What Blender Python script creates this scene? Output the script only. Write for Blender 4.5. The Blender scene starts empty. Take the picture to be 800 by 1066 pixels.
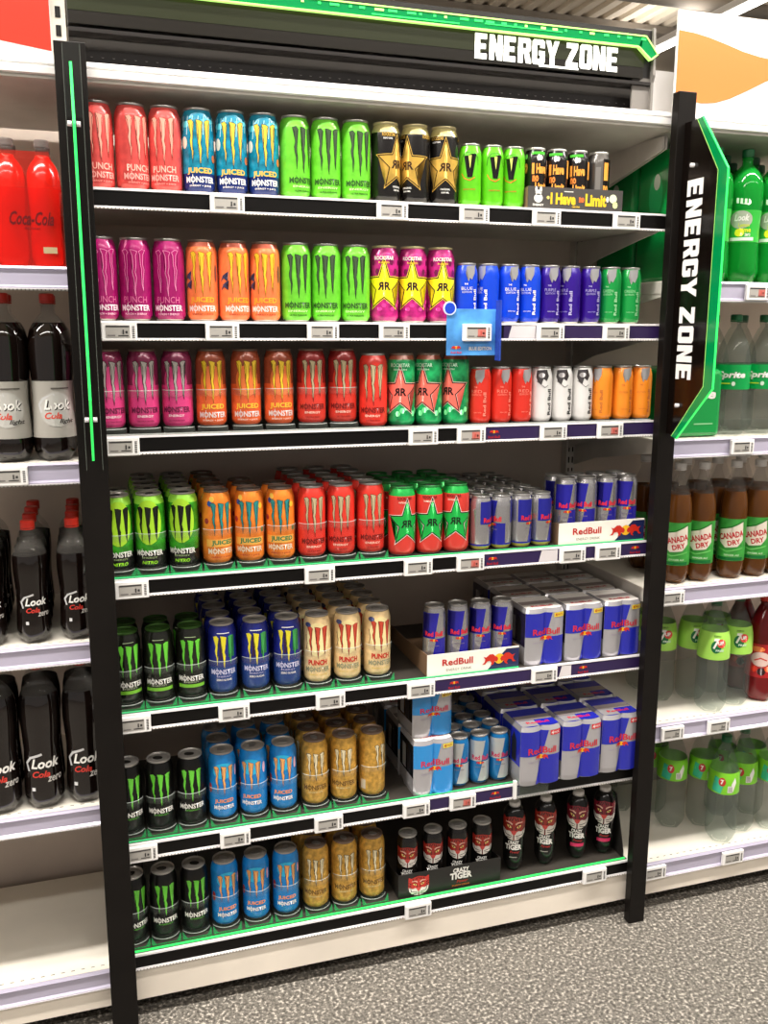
import bpy, bmesh, math, random
from mathutils import Vector, Matrix
random.seed(7)
PI = math.pi
C = bpy.context.scene.collection
scene = bpy.context.scene

# ------------------------------------------------------------------ camera, world, lights, exposure
F_PX, YAW, PITCH, ROLL = 961.7, .3112, .1944, .0035
CAM = Vector((-.0191, -2.0084, 1.6088))
cd = bpy.data.cameras.new('camera'); cam = bpy.data.objects.new('camera', cd); C.objects.link(cam)
cd.sensor_fit = 'VERTICAL'; cd.sensor_height = 24; cd.lens = F_PX / 1066 * 24; cd.clip_start = .05
fw = Vector((math.sin(YAW)*math.cos(PITCH), math.cos(YAW)*math.cos(PITCH), -math.sin(PITCH)))
rt = Vector((math.cos(YAW), -math.sin(YAW), 0)); up = rt.cross(fw)
rt2 = rt*math.cos(ROLL) + up*math.sin(ROLL); up2 = -rt*math.sin(ROLL) + up*math.cos(ROLL)
cam.matrix_world = Matrix.Translation(CAM) @ Matrix((rt2, up2, -fw)).transposed().to_4x4()
scene.camera = cam
scene.cycles.transparent_max_bounces = 24

w = bpy.data.worlds.new('store_light'); scene.world = w; w.use_nodes = True
w.node_tree.nodes['Background'].inputs[0].default_value = (1, .93, .86, 1)
w.node_tree.nodes['Background'].inputs[1].default_value = .30
scene.view_settings.view_transform = 'Standard'; scene.view_settings.look = 'None'
scene.view_settings.gamma = 1; scene.view_settings.use_curve_mapping = False
scene.view_settings.exposure = 0.33

def area(name, loc, sx, sy, power, col=(1, .95, .88)):
    l = bpy.data.lights.new(name, 'AREA'); l.shape = 'RECTANGLE'; l.size = sx; l.size_y = sy
    l.energy = power; l.color = col
    o = bpy.data.objects.new(name, l); o.location = loc; C.objects.link(o); return o
# lamp rows: over this aisle and in an unseen row added as front fill they run along the shelves, beyond the shelves across them
LAMPS = [(-1.7,-.9,0,190), (2.9,-.9,0,190), (-1.7,-3.1,0,62), (2.9,-3.1,0,62), (-1.6,4.6,1,60), (1.5,4.6,1,60), (4.6,4.6,1,60)]
for x, y, d, p in LAMPS:
    area('ceiling_lamp_light', (x, y, 3.80), *((.2, 4.3) if d else (4.3, .2)), p)
    if d: area('ceiling_lamp_uplight', (x, y, 3.96), .2, 4.3, 11).rotation_euler = (PI, 0, 0)

# ------------------------------------------------------------------ materials
def lin(c):
    return tuple(((v/255)/12.92 if v <= 10 else ((v/255+.055)/1.055)**2.4) for v in c) + (1,)
MATS = {}
def mat(name, col=(128,128,128), rough=.5, metal=0, emit=None, es=1, coat=0, alpha=1, tint=None, noise=0, nscale=40, spec=.5):
    if name in MATS: return MATS[name]
    m = bpy.data.materials.new(name); m.use_nodes = True; nt = m.node_tree; b = nt.nodes['Principled BSDF']
    b.inputs['Base Color'].default_value = lin(col); b.inputs['Roughness'].default_value = rough
    b.inputs['Metallic'].default_value = metal; b.inputs['Coat Weight'].default_value = coat; b.inputs['Specular IOR Level'].default_value = spec
    if noise:
        tc = nt.nodes.new('ShaderNodeTexCoord'); n = nt.nodes.new('ShaderNodeTexNoise'); n.inputs['Scale'].default_value = nscale
        n.inputs['Detail'].default_value = 4
        r = nt.nodes.new('ShaderNodeValToRGB'); a = lin(col)
        r.color_ramp.elements[0].position = .35; r.color_ramp.elements[1].position = .65
        r.color_ramp.elements[0].color = tuple(x*(1-noise) for x in a[:3])+(1,)
        r.color_ramp.elements[1].color = tuple(min(1, x*(1+noise)) for x in a[:3])+(1,)
        nt.links.new(tc.outputs['Object'], n.inputs['Vector']); nt.links.new(n.outputs['Fac'], r.inputs[0])
        nt.links.new(r.outputs[0], b.inputs['Base Color'])
    if emit:
        b.inputs['Emission Color'].default_value = lin(emit); b.inputs['Emission Strength'].default_value = es
    if alpha < 1:
        t = nt.nodes.new('ShaderNodeBsdfTransparent'); t.inputs[0].default_value = lin(tint or (255,255,255))
        mx = nt.nodes.new('ShaderNodeMixShader'); mx.inputs[0].default_value = alpha
        out = nt.nodes['Material Output']
        nt.links.new(t.outputs[0], mx.inputs[1]); nt.links.new(b.outputs[0], mx.inputs[2]); nt.links.new(mx.outputs[0], out.inputs[0])
    MATS[name] = m; return m
def ink(c, metal=.15, rough=.25):
    return mat('print_%d_%d_%d_%d' % (c[0], c[1], c[2], int(metal*10)), c, rough, metal, coat=.3)
ALU = lambda: mat('brushed_aluminium', (190,188,186), .28, .85)
def mottled(c, k=.3, s=60): return mat('mottled_%d_%d_%d' % c, c, .25, .12, coat=.3, noise=k, nscale=s)

M_POST = mat('black_powder_coat', (20,17,15), .4, noise=.15, nscale=8, spec=.16)
M_BLACKP = mat('black_gloss_panel', (14,9,7), .16, spec=.3)
M_DECK = mat('dark_shelf_deck', (58,53,48), .55, .1, noise=.1, nscale=20)
M_GREY = mat('grey_shelf_metal', (200,194,186), .5, .1, noise=.06, nscale=12)
M_GREYD = mat('taupe_back_panel', (205,190,178), .6, .05, noise=.05, nscale=6)
M_LIGHT = mat('cream_shelf_metal', (226,220,208), .45, .05, noise=.03, nscale=10)
M_KICK = mat('beige_kick_metal', (236,226,212), .5, .05, noise=.05, nscale=7)
M_WHITE = mat('white_plastic', (240,238,236), .35)
M_RAILW = mat('white_rail_plastic', (226,222,224), .3)
M_RAILL = mat('lavender_rail_plastic', (186,180,200), .22, .1)
M_INS = mat('black_rail_insert', (11,9,8), .4, spec=.2)
M_PURP = mat('dark_purple_insert', (42,26,72), .4)
M_SCREEN = mat('grey_tag_screen', (168,164,158), .3)
M_TXT = mat('dark_tag_ink', (52,50,50), .5)
M_REDTXT = mat('red_tag_ink', (190,70,60), .5)
M_CLEAR = mat('clear_plastic', (90,98,94), .05, alpha=.035)
M_CLEARB = mat('clear_plastic_band', (150,160,150), .08, alpha=.12)
M_EDGE = mat('clear_plastic_edge', (220,228,222), .15, alpha=.42)
M_GEDGE = mat('green_clear_plastic', (60,190,110), .2, alpha=.35, tint=(170,240,190))
M_LED = mat('green_edge_light', (40,220,90), .3, emit=(50,235,100), es=.75)
M_LEDD = mat('green_edge_light_dim', (60,200,120), .3, emit=(70,190,130), es=.16)
M_LEDY = mat('yellow_green_edge_light', (190,240,120), .3, emit=(180,235,120), es=.9)
M_ACR = mat('green_acrylic', (0,120,62), .15, emit=(0,140,72), es=.2)
M_GLOW = mat('white_backlit_letters', (255,255,255), .4, emit=(255,252,235), es=1.0)
M_WLET = mat('white_vinyl_letters', (245,242,240), .4)
def lip_mat():                                       # perforated strip: small light and dark ticks along the rail
    m = bpy.data.materials.new('perforated_lip'); m.use_nodes = True; nt = m.node_tree; b = nt.nodes['Principled BSDF']
    tc = nt.nodes.new('ShaderNodeTexCoord'); wv = nt.nodes.new('ShaderNodeTexWave'); wv.wave_type = 'BANDS'; wv.bands_direction = 'X'
    wv.inputs['Scale'].default_value = 42; r = nt.nodes.new('ShaderNodeValToRGB')
    r.color_ramp.elements[0].position = .12; r.color_ramp.elements[0].color = lin((120,114,110)); r.color_ramp.elements[1].position = .3; r.color_ramp.elements[1].color = lin((228,224,220))
    nt.links.new(tc.outputs['Object'], wv.inputs['Vector']); nt.links.new(wv.outputs['Fac'], r.inputs[0]); nt.links.new(r.outputs[0], b.inputs['Base Color'])
    b.inputs['Roughness'].default_value = .4; return m
M_LIP = lip_mat()
def floor_mat():
    m = bpy.data.materials.new('speckled_floor'); m.use_nodes = True; nt = m.node_tree; b = nt.nodes['Principled BSDF']
    tc = nt.nodes.new('ShaderNodeTexCoord'); n = nt.nodes.new('ShaderNodeTexNoise'); n.inputs['Scale'].default_value = 120
    n.inputs['Detail'].default_value = 2; n.inputs['Roughness'].default_value = .6
    r = nt.nodes.new('ShaderNodeValToRGB'); e = r.color_ramp.elements
    e[0].position = .36; e[0].color = lin((68,64,59)); e[1].position = .66; e[1].color = lin((192,184,174))
    x = e.new(.46); x.color = lin((100,96,90)); x = e.new(.56); x.color = lin((119,114,106))
    nt.links.new(tc.outputs['Object'], n.inputs['Vector']); nt.links.new(n.outputs['Fac'], r.inputs[0]); nt.links.new(r.outputs[0], b.inputs['Base Color'])
    b.inputs['Roughness'].default_value = .45; return m
M_FLOOR = floor_mat()

# ------------------------------------------------------------------ mesh building
class MB:
    def __init__(s): s.v = []; s.f = []; s.m = []; s.mats = []; s.sm = []
    def mi(s, m):
        if m not in s.mats: s.mats.append(m)
        return s.mats.index(m)
    def add(s, vs, fs, m, smooth=False):
        k = len(s.v); s.v += [tuple(v) for v in vs]; i = s.mi(m)
        for f in fs: s.f.append(tuple(a+k for a in f)); s.m.append(i); s.sm.append(smooth)
        return s
    def box(s, x0, x1, y0, y1, z0, z1, m):
        return s.add([(x,y,z) for z in (z0,z1) for y in (y0,y1) for x in (x0,x1)],
              [(0,2,3,1),(4,5,7,6),(0,1,5,4),(2,6,7,3),(0,4,6,2),(1,3,7,5)], m)
    def rbox(s, x0, x1, y0, y1, z0, z1, m, r=.002):  # box with chamfered vertical and front edges
        bm = bmesh.new(); bmesh.ops.create_cube(bm, size=1)
        for v in bm.verts: v.co = ((x0+x1)/2+v.co.x*(x1-x0), (y0+y1)/2+v.co.y*(y1-y0), (z0+z1)/2+v.co.z*(z1-z0))
        bmesh.ops.bevel(bm, geom=bm.edges[:], offset=r, segments=2, affect='EDGES', profile=.5)
        bm.verts.index_update(); s.add([v.co for v in bm.verts], [[v.index for v in f.verts] for f in bm.faces], m); bm.free(); return s
    def prism(s, pts, axis, a, b, m, caps=True):     # polygon extruded along axis; pts are the two other coordinates in order
        def P(p, t):
            return {'x': (t,p[0],p[1]), 'y': (p[0],t,p[1]), 'z': (p[0],p[1],t)}[axis]
        n = len(pts); vs = [P(p,a) for p in pts]+[P(p,b) for p in pts]
        fs = [(i,(i+1)%n,n+(i+1)%n,n+i) for i in range(n)]
        if caps: fs += [tuple(range(n))[::-1], tuple(range(n,2*n))]
        return s.add(vs, fs, m)
    def lathe(s, prof, seg, mfun, cx=0, cy=0, a0=0, a1=2*PI, mod=None, smooth=True):
        full = abs(a1-a0-2*PI) < 1e-6; n = seg if full else seg+1
        vs = []
        for r, z in prof:
            for j in range(n):
                a = a0+(a1-a0)*j/seg; rr = r*(mod(a, z) if mod else 1)
                vs.append((cx+rr*math.sin(a), cy-rr*math.cos(a), z))
        for i in range(len(prof)-1):
            m = mfun((prof[i][1]+prof[i+1][1])/2) if callable(mfun) else mfun
            idx = s.mi(m); k0 = 0
            for j in range(seg):
                j2 = (j+1) % n
                s.f.append(tuple(q+len(s.v) for q in (i*n+j, i*n+j2, (i+1)*n+j2, (i+1)*n+j))); s.m.append(idx); s.sm.append(smooth)
        s.v += vs; return s
    def disc(s, r, z, m, seg=24, upw=True, cx=0, cy=0):
        vs = [(cx+r*math.sin(2*PI*j/seg), cy-r*math.cos(2*PI*j/seg), z) for j in range(seg)]
        f = tuple(range(seg)); return s.add(vs, [f if upw else f[::-1]], m)
    def tube(s, pts, r, m, seg=8):
        pts = [Vector(p) for p in pts]; vs = []; n = len(pts)
        for i, p in enumerate(pts):
            d = (pts[min(i+1,n-1)]-pts[max(i-1,0)]).normalized()
            a = d.cross(Vector((0,0,1))) if abs(d.z) < .9 else d.cross(Vector((1,0,0))); a.normalize(); b = d.cross(a)
            for j in range(seg): t = 2*PI*j/seg; vs.append(p+(a*math.cos(t)+b*math.sin(t))*r)
        fs = [(i*seg+j, i*seg+(j+1)%seg, (i+1)*seg+(j+1)%seg, (i+1)*seg+j) for i in range(n-1) for j in range(seg)]
        fs += [tuple(range(seg))[::-1], tuple((n-1)*seg+j for j in range(seg))]
        return s.add(vs, fs, m, True)
    def mesh(s, name):
        me = bpy.data.meshes.new(name); me.from_pydata(s.v, [], s.f)
        for m in s.mats: me.materials.append(m)
        me.polygons.foreach_set('material_index', s.m); me.polygons.foreach_set('use_smooth', s.sm)
        me.update(); return me
    def build(s, name, parent=None, loc=None):
        o = bpy.data.objects.new(name, s.mesh(name)); C.objects.link(o)
        if parent: o.parent = parent
        if loc: o.location = loc
        return o

def tag(o, label, cat, group=None):
    o['label'] = label; o['category'] = cat
    if group: o['group'] = group
    return o
def thing(name, label, cat, loc=(0,0,0), rz=0, group=None):
    o = bpy.data.objects.new(name, None); C.objects.link(o); o.location = loc; o.rotation_euler = (0,0,rz)
    o.empty_display_size = .02; return tag(o, label, cat, group)
def part(name, me, parent, loc=None, rot=None):
    o = bpy.data.objects.new(name, me); C.objects.link(o); o.parent = parent
    if loc: o.location = loc
    if rot: o.rotation_euler = rot
    return o
def struct(o): o['kind'] = 'structure'; return o

# ------------------------------------------------------------------ printed artwork (flat shapes laid on a surface)
TCACHE = {}
def text_geo(txt, bold=.0, shear=0):
    k = (txt, bold, shear)
    if k in TCACHE: return TCACHE[k]
    cu = bpy.data.curves.new('t', 'FONT'); cu.body = txt; cu.size = 1; cu.offset = bold; cu.shear = shear; cu.resolution_u = 2; cu.fill_mode = 'FRONT'
    o = bpy.data.objects.new('t', cu); C.objects.link(o)
    dg = bpy.context.evaluated_depsgraph_get(); me = bpy.data.meshes.new_from_object(o.evaluated_get(dg))
    vs = [(v.co.x, v.co.y) for v in me.vertices]; fs = [tuple(p.vertices) for p in me.polygons]
    bpy.data.objects.remove(o); bpy.data.curves.remove(cu); bpy.data.meshes.remove(me)
    x0 = min(v[0] for v in vs); x1 = max(v[0] for v in vs); y0 = min(v[1] for v in vs); y1 = max(v[1] for v in vs)
    vs = [((x-x0)/(x1-x0)-.5, (y-y0)/(y1-y0)-.5) for x, y in vs]
    TCACHE[k] = (vs, fs); return vs, fs
class Art:
    def __init__(s): s.items = []
    def poly(s, pts, col, layer=1): s.items.append(([(p[0],p[1]) for p in pts], [tuple(range(len(pts)))], col, layer)); return s
    def text(s, t, cx, cz, wd, h, col, layer=3, bold=.02, shear=0, rot=0):
        vs, fs = text_geo(t, bold, shear); c, q = math.cos(rot), math.sin(rot)
        s.items.append(([(cx+(x*wd)*c-(y*h)*q, cz+(x*wd)*q+(y*h)*c) for x, y in vs], fs, col, layer)); return s
    def rect(s, x0, x1, z0, z1, col, layer=1): return s.poly([(x0,z0),(x1,z0),(x1,z1),(x0,z1)], col, layer)
    def ell(s, cx, cz, a, b, col, layer=1, n=18, t0=0):
        return s.poly([(cx+a*math.cos(2*PI*i/n+t0), cz+b*math.sin(2*PI*i/n+t0)) for i in range(n)], col, layer)
    def line(s, pts, wd, col, layer=2, close=False):
        pts = list(pts); pp = pts+[pts[0]] if close else pts
        for a, b in zip(pp, pp[1:]):
            dx, dz = b[0]-a[0], b[1]-a[1]; L = math.hypot(dx,dz) or 1; nx, nz = -dz/L*wd/2, dx/L*wd/2; ex, ez = dx/L*wd/3, dz/L*wd/3
            s.poly([(a[0]+nx-ex,a[1]+nz-ez),(a[0]-nx-ex,a[1]-nz-ez),(b[0]-nx+ex,b[1]-nz+ez),(b[0]+nx+ex,b[1]+nz+ez)], col, layer)
        return s
    def lay(s, mb, rfun, dx=0.0, dz=0.0, step=.004, zslice=False, mfun=ink, off=.00035, gap=.00012):
        """wrap onto an upright round surface of radius rfun(z)"""
        for vs, fs, col, layer in s.items:
            bm = bmesh.new(); bv = [bm.verts.new((x+dx, 0, z+dz)) for x, z in vs]
            for f in fs:
                try: bm.faces.new([bv[i] for i in f])
                except ValueError: pass
            bmesh.ops.triangulate(bm, faces=bm.faces[:])
            xs = [v.co.x for v in bm.verts]; zs = [v.co.z for v in bm.verts]
            k = math.floor(min(xs)/step)+1
            while k*step < max(xs):
                bmesh.ops.bisect_plane(bm, geom=bm.verts[:]+bm.edges[:]+bm.faces[:], plane_co=(k*step,0,0), plane_no=(1,0,0)); k += 1
            if zslice:
                k = math.floor(min(zs)/.005)+1
                while k*.005 < max(zs):
                    bmesh.ops.bisect_plane(bm, geom=bm.verts[:]+bm.edges[:]+bm.faces[:], plane_co=(0,0,k*.005), plane_no=(0,0,1)); k += 1
            bm.verts.index_update(); out = []
            r0 = rfun(.08 if not zslice else sum(zs)/len(zs))
            for v in bm.verts:
                r = rfun(v.co.z)+off+gap*layer; a = v.co.x/r0; out.append((r*math.sin(a), -r*math.cos(a), v.co.z))
            mb.add(out, [[v.index for v in f.verts] for f in bm.faces], mfun(col) if isinstance(col, tuple) else col, True); bm.free()
    def flat(s, mb, fn, mfun=ink, gap=.0003):
        """lay onto a plane: fn(x, z, lift) -> 3D point"""
        for vs, fs, col, layer in s.items:
            mb.add([fn(x, z, gap*layer) for x, z in vs], fs, mfun(col) if isinstance(col, tuple) else col)

def drip(x, top, zt, tip, ww, seed):
    rn = random.Random(seed); L, R_ = [], []; n = 7
    for i in range(n):
        z = zt-(zt-tip)*i/n; c = x+rn.uniform(-.03,.03); wd_ = ww*(1.0, .95, .9, .95, .85, .6, .35)[i]*rn.uniform(.88,1.12)
        L.append((c-wd_/2, z)); R_.append((c+wd_/2, z))
    return [(x-ww*.5-top[0], top[1])]+L+[(x+.02, tip-.03)]+R_[::-1]+[(x+ww*.5+top[2], top[3]), (x, zt+.12)]
DL = drip(-.34, (.12,.97,.05,.93), .88, .10, .115, 3)
DM = drip(.01, (.09,.99,.08,.95), .86, .02, .130, 5)
DR = drip(.36, (.08,.95,.10,.99), .88, .14, .115, 8)
def claw(a, col, outl=None, cx=0, z0=.052, wd=.046, h=.092, ow=.0009):
    for D in (DL, DM, DR):
        P = [(cx+x*wd, z0+z*h) for x, z in D]
        if col: a.poly(P, col, 4)
        if outl: a.line(P, ow, outl, 5, True)
    return a
def wordmark(a, col, z=.027, wd=.062, h=.0125, cx=0):
    a.text('MONSTER', cx, z, wd, h, col, 4, bold=.03)
    a.line([(cx-.0158*wd/.062, z-h*.75), (cx-.0158*wd/.062, z+h*.75)], .0012, col, 5)
    return a
def star(a, col, outl, inner=None, cx=0, cz=.080, R=.047, stretch=1.22):
    P = []
    for i in range(10):
        r = R if i % 2 == 0 else R*.42; t = PI/2+i*PI/5
        P.append((cx+r*math.cos(t), cz+r*math.sin(t)*stretch))
    a.poly(P, col, 2); a.line(P, .0022, outl, 3, True)
    Q = [(cx+(x-cx)*1.1, cz+(z-cz)*1.1) for x, z in P]; a.line(Q, .0012, inner or col, 2, True)
    return a
def rr(a, col, cx=0, cz=.08, h=.018):
    vs, fs = text_geo('R', .03); wd = h*.78
    a.items.append(([(cx+wd*.55+x*wd, cz+z*h) for x, z in vs], fs, col, 5))
    a.items.append(([(cx-wd*.55-x*wd, cz+z*h) for x, z in vs], fs, col, 5)); return a
def bulls(a, cx, cz, s, layer=3):                    # two charging bulls in front of a sun disc
    Y = (250,190,40); R = (205,45,30)
    a.ell(cx, cz, .30*s, .30*s, Y, layer)
    B = [(-.06,-.02),(-.12,.12),(-.24,.16),(-.38,.30),(-.60,.30),(-.80,.14),(-.98,.20),(-.86,.04),(-.90,-.14),(-1.05,-.26),(-.86,-.26),(-.74,-.10),(-.56,-.08),(-.46,-.24),(-.54,-.36),(-.36,-.30),(-.28,-.12),(-.14,-.16)]
    a.poly([(cx+x*s, cz+z*s) for x, z in B], R, layer+1); a.poly([(cx-x*s, cz+z*s) for x, z in B][::-1], R, layer+1); return a
def tiger(a, cx, cz, s, layer=2, red=(150,38,30)):
    W = (222,214,206); K = (22,16,16)
    head = [(-.62,.26),(-.60,.60),(-.42,.50),(-.26,.56),(0,.62),(.26,.56),(.42,.50),(.60,.60),(.62,.26),(.62,-.05),(.5,-.34),(.26,-.52),(0,-.58),(-.26,-.52),(-.5,-.34),(-.62,-.05)]
    a.poly([(cx+x*s, cz+z*s) for x, z in head], red, layer)
    for q in (-1, 1):
        a.poly([(cx+q*x*s, cz+z*s) for x, z in [(.03,-.20),(.20,-.10),(.36,-.14),(.60,-.02),(.56,-.26),(.44,-.42),(.24,-.53),(.03,-.58)]], W, layer+1)
        a.poly([(cx+q*x*s, cz+z*s) for x, z in [(.10,.08),(.20,.17),(.34,.20),(.30,.10),(.20,.05)]], (236,206,120), layer+2); a.ell(cx+q*.22*s, cz+.12*s, .035*s, .04*s, K, layer+3, 7)
        a.poly([(cx+q*x*s, cz+z*s) for x, z in [(.08,.20),(.22,.30),(.42,.30),(.40,.36),(.18,.36),(.06,.28)]], (222,170,150), layer+1)
        a.poly([(cx+q*x*s, cz+z*s) for x, z in [(.06,.19),(.20,.215),(.38,.22),(.20,.255)]], K, layer+2)
        for b in (((.03,.56),(.10,.42)),((.14,.54),(.20,.40)),((.30,.5),(.33,.36)),((.58,.26),(.44,.16)),((.60,.12),(.46,.06)),((.56,.0),(.42,-.04)),((.10,-.36),(.42,-.30)),((.12,-.44),(.34,-.46)),((.10,.10),(.09,-.10)),((.48,-.10),(.44,-.30))):
            a.line([(cx+q*b[0][0]*s, cz+b[0][1]*s), (cx+q*b[1][0]*s, cz+b[1][1]*s)], .034*s, K, layer+2)
    a.poly([(cx+x*s, cz+z*s) for x, z in [(-.15,-.08),(.15,-.08),(.09,-.24),(0,-.32),(-.09,-.24)]], (206,70,66), layer+3)
    a.line([(cx, cz-.32*s), (cx, cz-.52*s)], .03*s, K, layer+3); return a

# ------------------------------------------------------------------ drink cans
def can_profile(r, h):
    return [(r*.72,0.0),(r*.80,.0015),(r*.84,.004),(r*.96,.0095),(r,.014),(r,.04),(r,.066),(r,.0665),(r,h*.55),(r,h*.6),(r,h-.027),(r*.985,h-.022),(r*.93,h-.0145),(r*.86,h-.0085),(r*.825,h-.005)]
def can_meshes(kind, r, h, bodyf, art, lid, tabm, glint_foot=None):
    mb = MB(); pr = can_profile(r, h)
    def mf(z):
        if z < .0065: return ALU()
        return bodyf(z)
    mb.lathe(pr, 30, mf); mb.disc(r*.72, .0005, ALU(), 30, False)
    art.lay(mb, lambda z: r)
    body = mb.mesh(kind+'_body')
    lb = MB(); lb.lathe([(r*.825,h-.0045),(r*.84,h-.003),(r*.845,h-.0008),(r*.83,h),(r*.80,h-.0006),(r*.775,h-.005),(r*.73,h-.0052),(r*.71,h-.0035),(r*.35,h-.0033)], 26, lid)
    lb.disc(r*.35, h-.0033, lid, 26); lidm = lb.mesh(kind+'_lid')
    tb = MB(); n = 14
    vs = []; zt = h-.0031
    for q in (0, .0012):
        for i in range(n):
            t = 2*PI*i/n; vs.append((.0075*math.sin(t)*(r/.033), .002-.0115*math.cos(t)*(r/.033), zt+q))
    tb.add(vs, [tuple(range(n, 2*n))]+[(i,(i+1)%n,n+(i+1)%n,n+i) for i in range(n)], tabm)
    return body, lidm, tb.mesh(kind+'_tab')
KINDS = {}
def kind(name, desc, size, bodyf, art, lid=None, tabm=None):
    r, h = {'tall': (.033,.168), 'small': (.0265,.135), 'sleek': (.0285,.157)}[size]
    if not callable(bodyf): c = bodyf; bodyf = (lambda z, c=c: c)
    lid = lid or ALU()
    KINDS[name] = (can_meshes(name, r, h, bodyf, art, lid, tabm or ALU()), r, h, desc)
def face_rot(x, y, o):
    return -math.atan((x-CAM.x)/(y-CAM.y)) + math.asin(max(-.95, min(.95, o)))
def put_can(k, x, y, z, o, label, group):
    (b, l, t), r, h, _ = KINDS[k]
    e = thing('drink_can', label, 'can', (x,y,z), face_rot(x,y,o), group)
    part('body', b, e); li = part('lid', l, e); part('pull_tab', t, li, rot=(0,0,random.uniform(-2,2)))
    return e

BLK = (18,15,14); WHT = (238,236,230); NAV = (26,30,92)
LIDK = mat('dark_can_lid', (158,152,146), .35, .45); LIDG = mat('green_can_lid', (60,96,40), .35, .6)
LIDBR = mat('bronze_can_lid', (124,104,92), .35, .45); TABK = mat('black_pull_tab', (18,16,15), .4)
GOLDM = mat('gold_foil', (206,166,74), .3, .45, noise=.25, nscale=90)
def sub(a, t, z, col, wd=.046, h=.0042, cx=0): return a.text(t, cx, z, wd, h, col, 4, bold=.02)
# top shelf
a = claw(Art(), (250,170,150), (150,60,50)); a.text('PUNCH', 0, .0435, .048, .0130, (255,186,170), 4, .02); wordmark(a, (250,176,166)); sub(a,'ENERGY + JUICE',.0145,(250,160,150)); a.rect(-.032,.032,.0185,.0195,(190,60,64),2)
kind('coral', 'coral pink punch can with pale claw mark', 'tall', mottled((212,78,74),.12), a)
a = claw(Art(), (238,206,70), (30,60,80)); a.text('JUICED', 0, .0435, .054, .0140, (250,196,80), 4, .03); wordmark(a, WHT); sub(a,'ENERGY + JUICE',.0145,WHT)
a.ell(.034,.07,.006,.008,(220,120,60),2); a.ell(-.034,.1,.007,.012,(240,230,210),2); a.ell(-.03,.135,.012,.006,(90,200,215),2); a.ell(.02,.142,.016,.005,(90,200,215),2)
for i in range(9): a.line([(-.045+i*.011,.15),(-.05+i*.0115,.135-.01*(i%3))],.0016,(180,230,235),2)
kind('teal', 'teal juice can with yellow claw mark', 'tall', lambda z: mottled((20,128,156),.35) if z > .035 else ink((26,44,110)), a)
a = claw(Art(), (66,84,60), (34,50,30)); wordmark(a, (52,90,40), .036); sub(a,'ENERGY',.0235,(210,240,170)); sub(a,'ULTRA PARADISE',.0145,(40,70,34),.04,.0035)
kind('lime', 'lime green can with dark grey claw mark', 'tall', mottled((106,200,50),.12), a)
GST = mat('gold_star_foil', (214,172,78), .3, .5, noise=.3, nscale=25)
a = star(Art(), GST, (60,40,10), (214,172,78)); rr(a, (60,36,20)); a.text('ROCKSTAR',-.02,.141,.03,.0075,(200,160,70),4,.03); a.text('ENERGY DRINK',-.022,.133,.02,.0035,WHT,4)
a.text('ROCKSTAR',.05,.141,.03,.0075,(200,160,70),4,.03); a.text('ORIGINAL',0,.033,.022,.004,WHT,4); a.text('500 ML',0,.026,.018,.0035,WHT,4)
kind('goldstar', 'black can with large gold star', 'tall', lambda z: ink(BLK) if z < .148 else ink((226,214,150),.5), a, mat('gold_can_lid',(222,210,160),.3,.6))
a = Art(); a.poly([(-.013,.108),(-.004,.108),(0,.082),(.004,.112),(.015,.112),(.006,.062),(-.005,.062)], BLK, 3); a.poly([(-.003,.108),(.004,.109),(.001,.08)], (210,230,110), 4)
a.line([(-.018,.07),(-.012,.06),(0,.055),(.012,.062)],.002,(220,120,40),4); a.line([(-.02,.09),(-.018,.105),(-.01,.115),(.008,.116),(.019,.105),(.02,.088)],.0011,(30,70,20),3); sub(a,'ENERGY DRINK',.036,(200,60,40),.028,.003)
kind('vgreen', 'small bright green can with black V emblem', 'small', mottled((92,190,26),.12,30), a)
a = Art(); O = (244,166,70)
a.text('I', -.012,.088,.006,.024,O,4,.05); a.text('Have', .008,.088,.026,.022,O,4,.05); a.text('no', -.006,.066,.014,.014,(240,140,60),4,.05); a.text('Limit',.008,.05,.03,.016,O,4,.05)
a.ell(0,.112,.004,.007,WHT,4,8); a.ell(.006,.112,.004,.006,WHT,4,8); a.rect(-.016,.016,.119,.125,(80,190,60),3); a.text('I',.036,.09,.01,.04,O,4,.05); a.text('no',-.034,.09,.016,.022,O,4,.05); a.ell(-.03,.115,.004,.006,(120,210,90),4,8)
kind('nolimit', 'small black can with orange comic lettering', 'small', ink((22,16,16)), a, mat('white_can_lid',(225,222,216),.3,.5))
kind('nolimit_turned', 'small black can turned to its grey ingredients side', 'small', ink((92,88,84)), Art().text('I',.02,.09,.012,.04,O,4,.05).text('no',.02,.05,.014,.018,O,4,.05).rect(.012,.04,.012,.118,(22,16,16),1).rect(-.02,-.008,.02,.11,(60,58,56),2).rect(-.006,.006,.03,.10,(120,116,112),2), mat('white_can_lid'))
# second shelf
a = claw(Art(), (170,24,104), (255,150,200)); a.text('PUNCH', 0, .0435, .048, .0130, (226,110,160), 4, 0); wordmark(a, (250,225,235)); sub(a,'PUNCH + ENERGY',.0145,(250,190,215))
kind('magenta', 'magenta can with pink outlined claw mark', 'tall', mottled((158,20,98),.12), a)
a = claw(Art(), (245,196,50), (150,96,30)); a.text('JUICED', 0, .0435, .053, .0140, (240,176,50), 4, .03); wordmark(a, (238,224,214)); sub(a,'ENERGY + JUICE',.0145,(170,60,40))
for q in ((-.033,.09),(-.032,.072)): a.poly([(q[0]-.010,q[1]-.008),(q[0]-.002,q[1]),(q[0]+.008,q[1]-.006),(q[0]+.004,q[1]+.004),(q[0]+.010,q[1]+.014),(q[0]-.004,q[1]+.006)], (64,64,92), 3)
a.ell(.034,.10,.004,.018,(120,70,60),2)
kind('orange', 'orange can with yellow claw mark', 'tall', lambda z: mottled((240,122,70),.12) if z < .15 else ink((170,82,60)), a, LIDBR)
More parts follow.
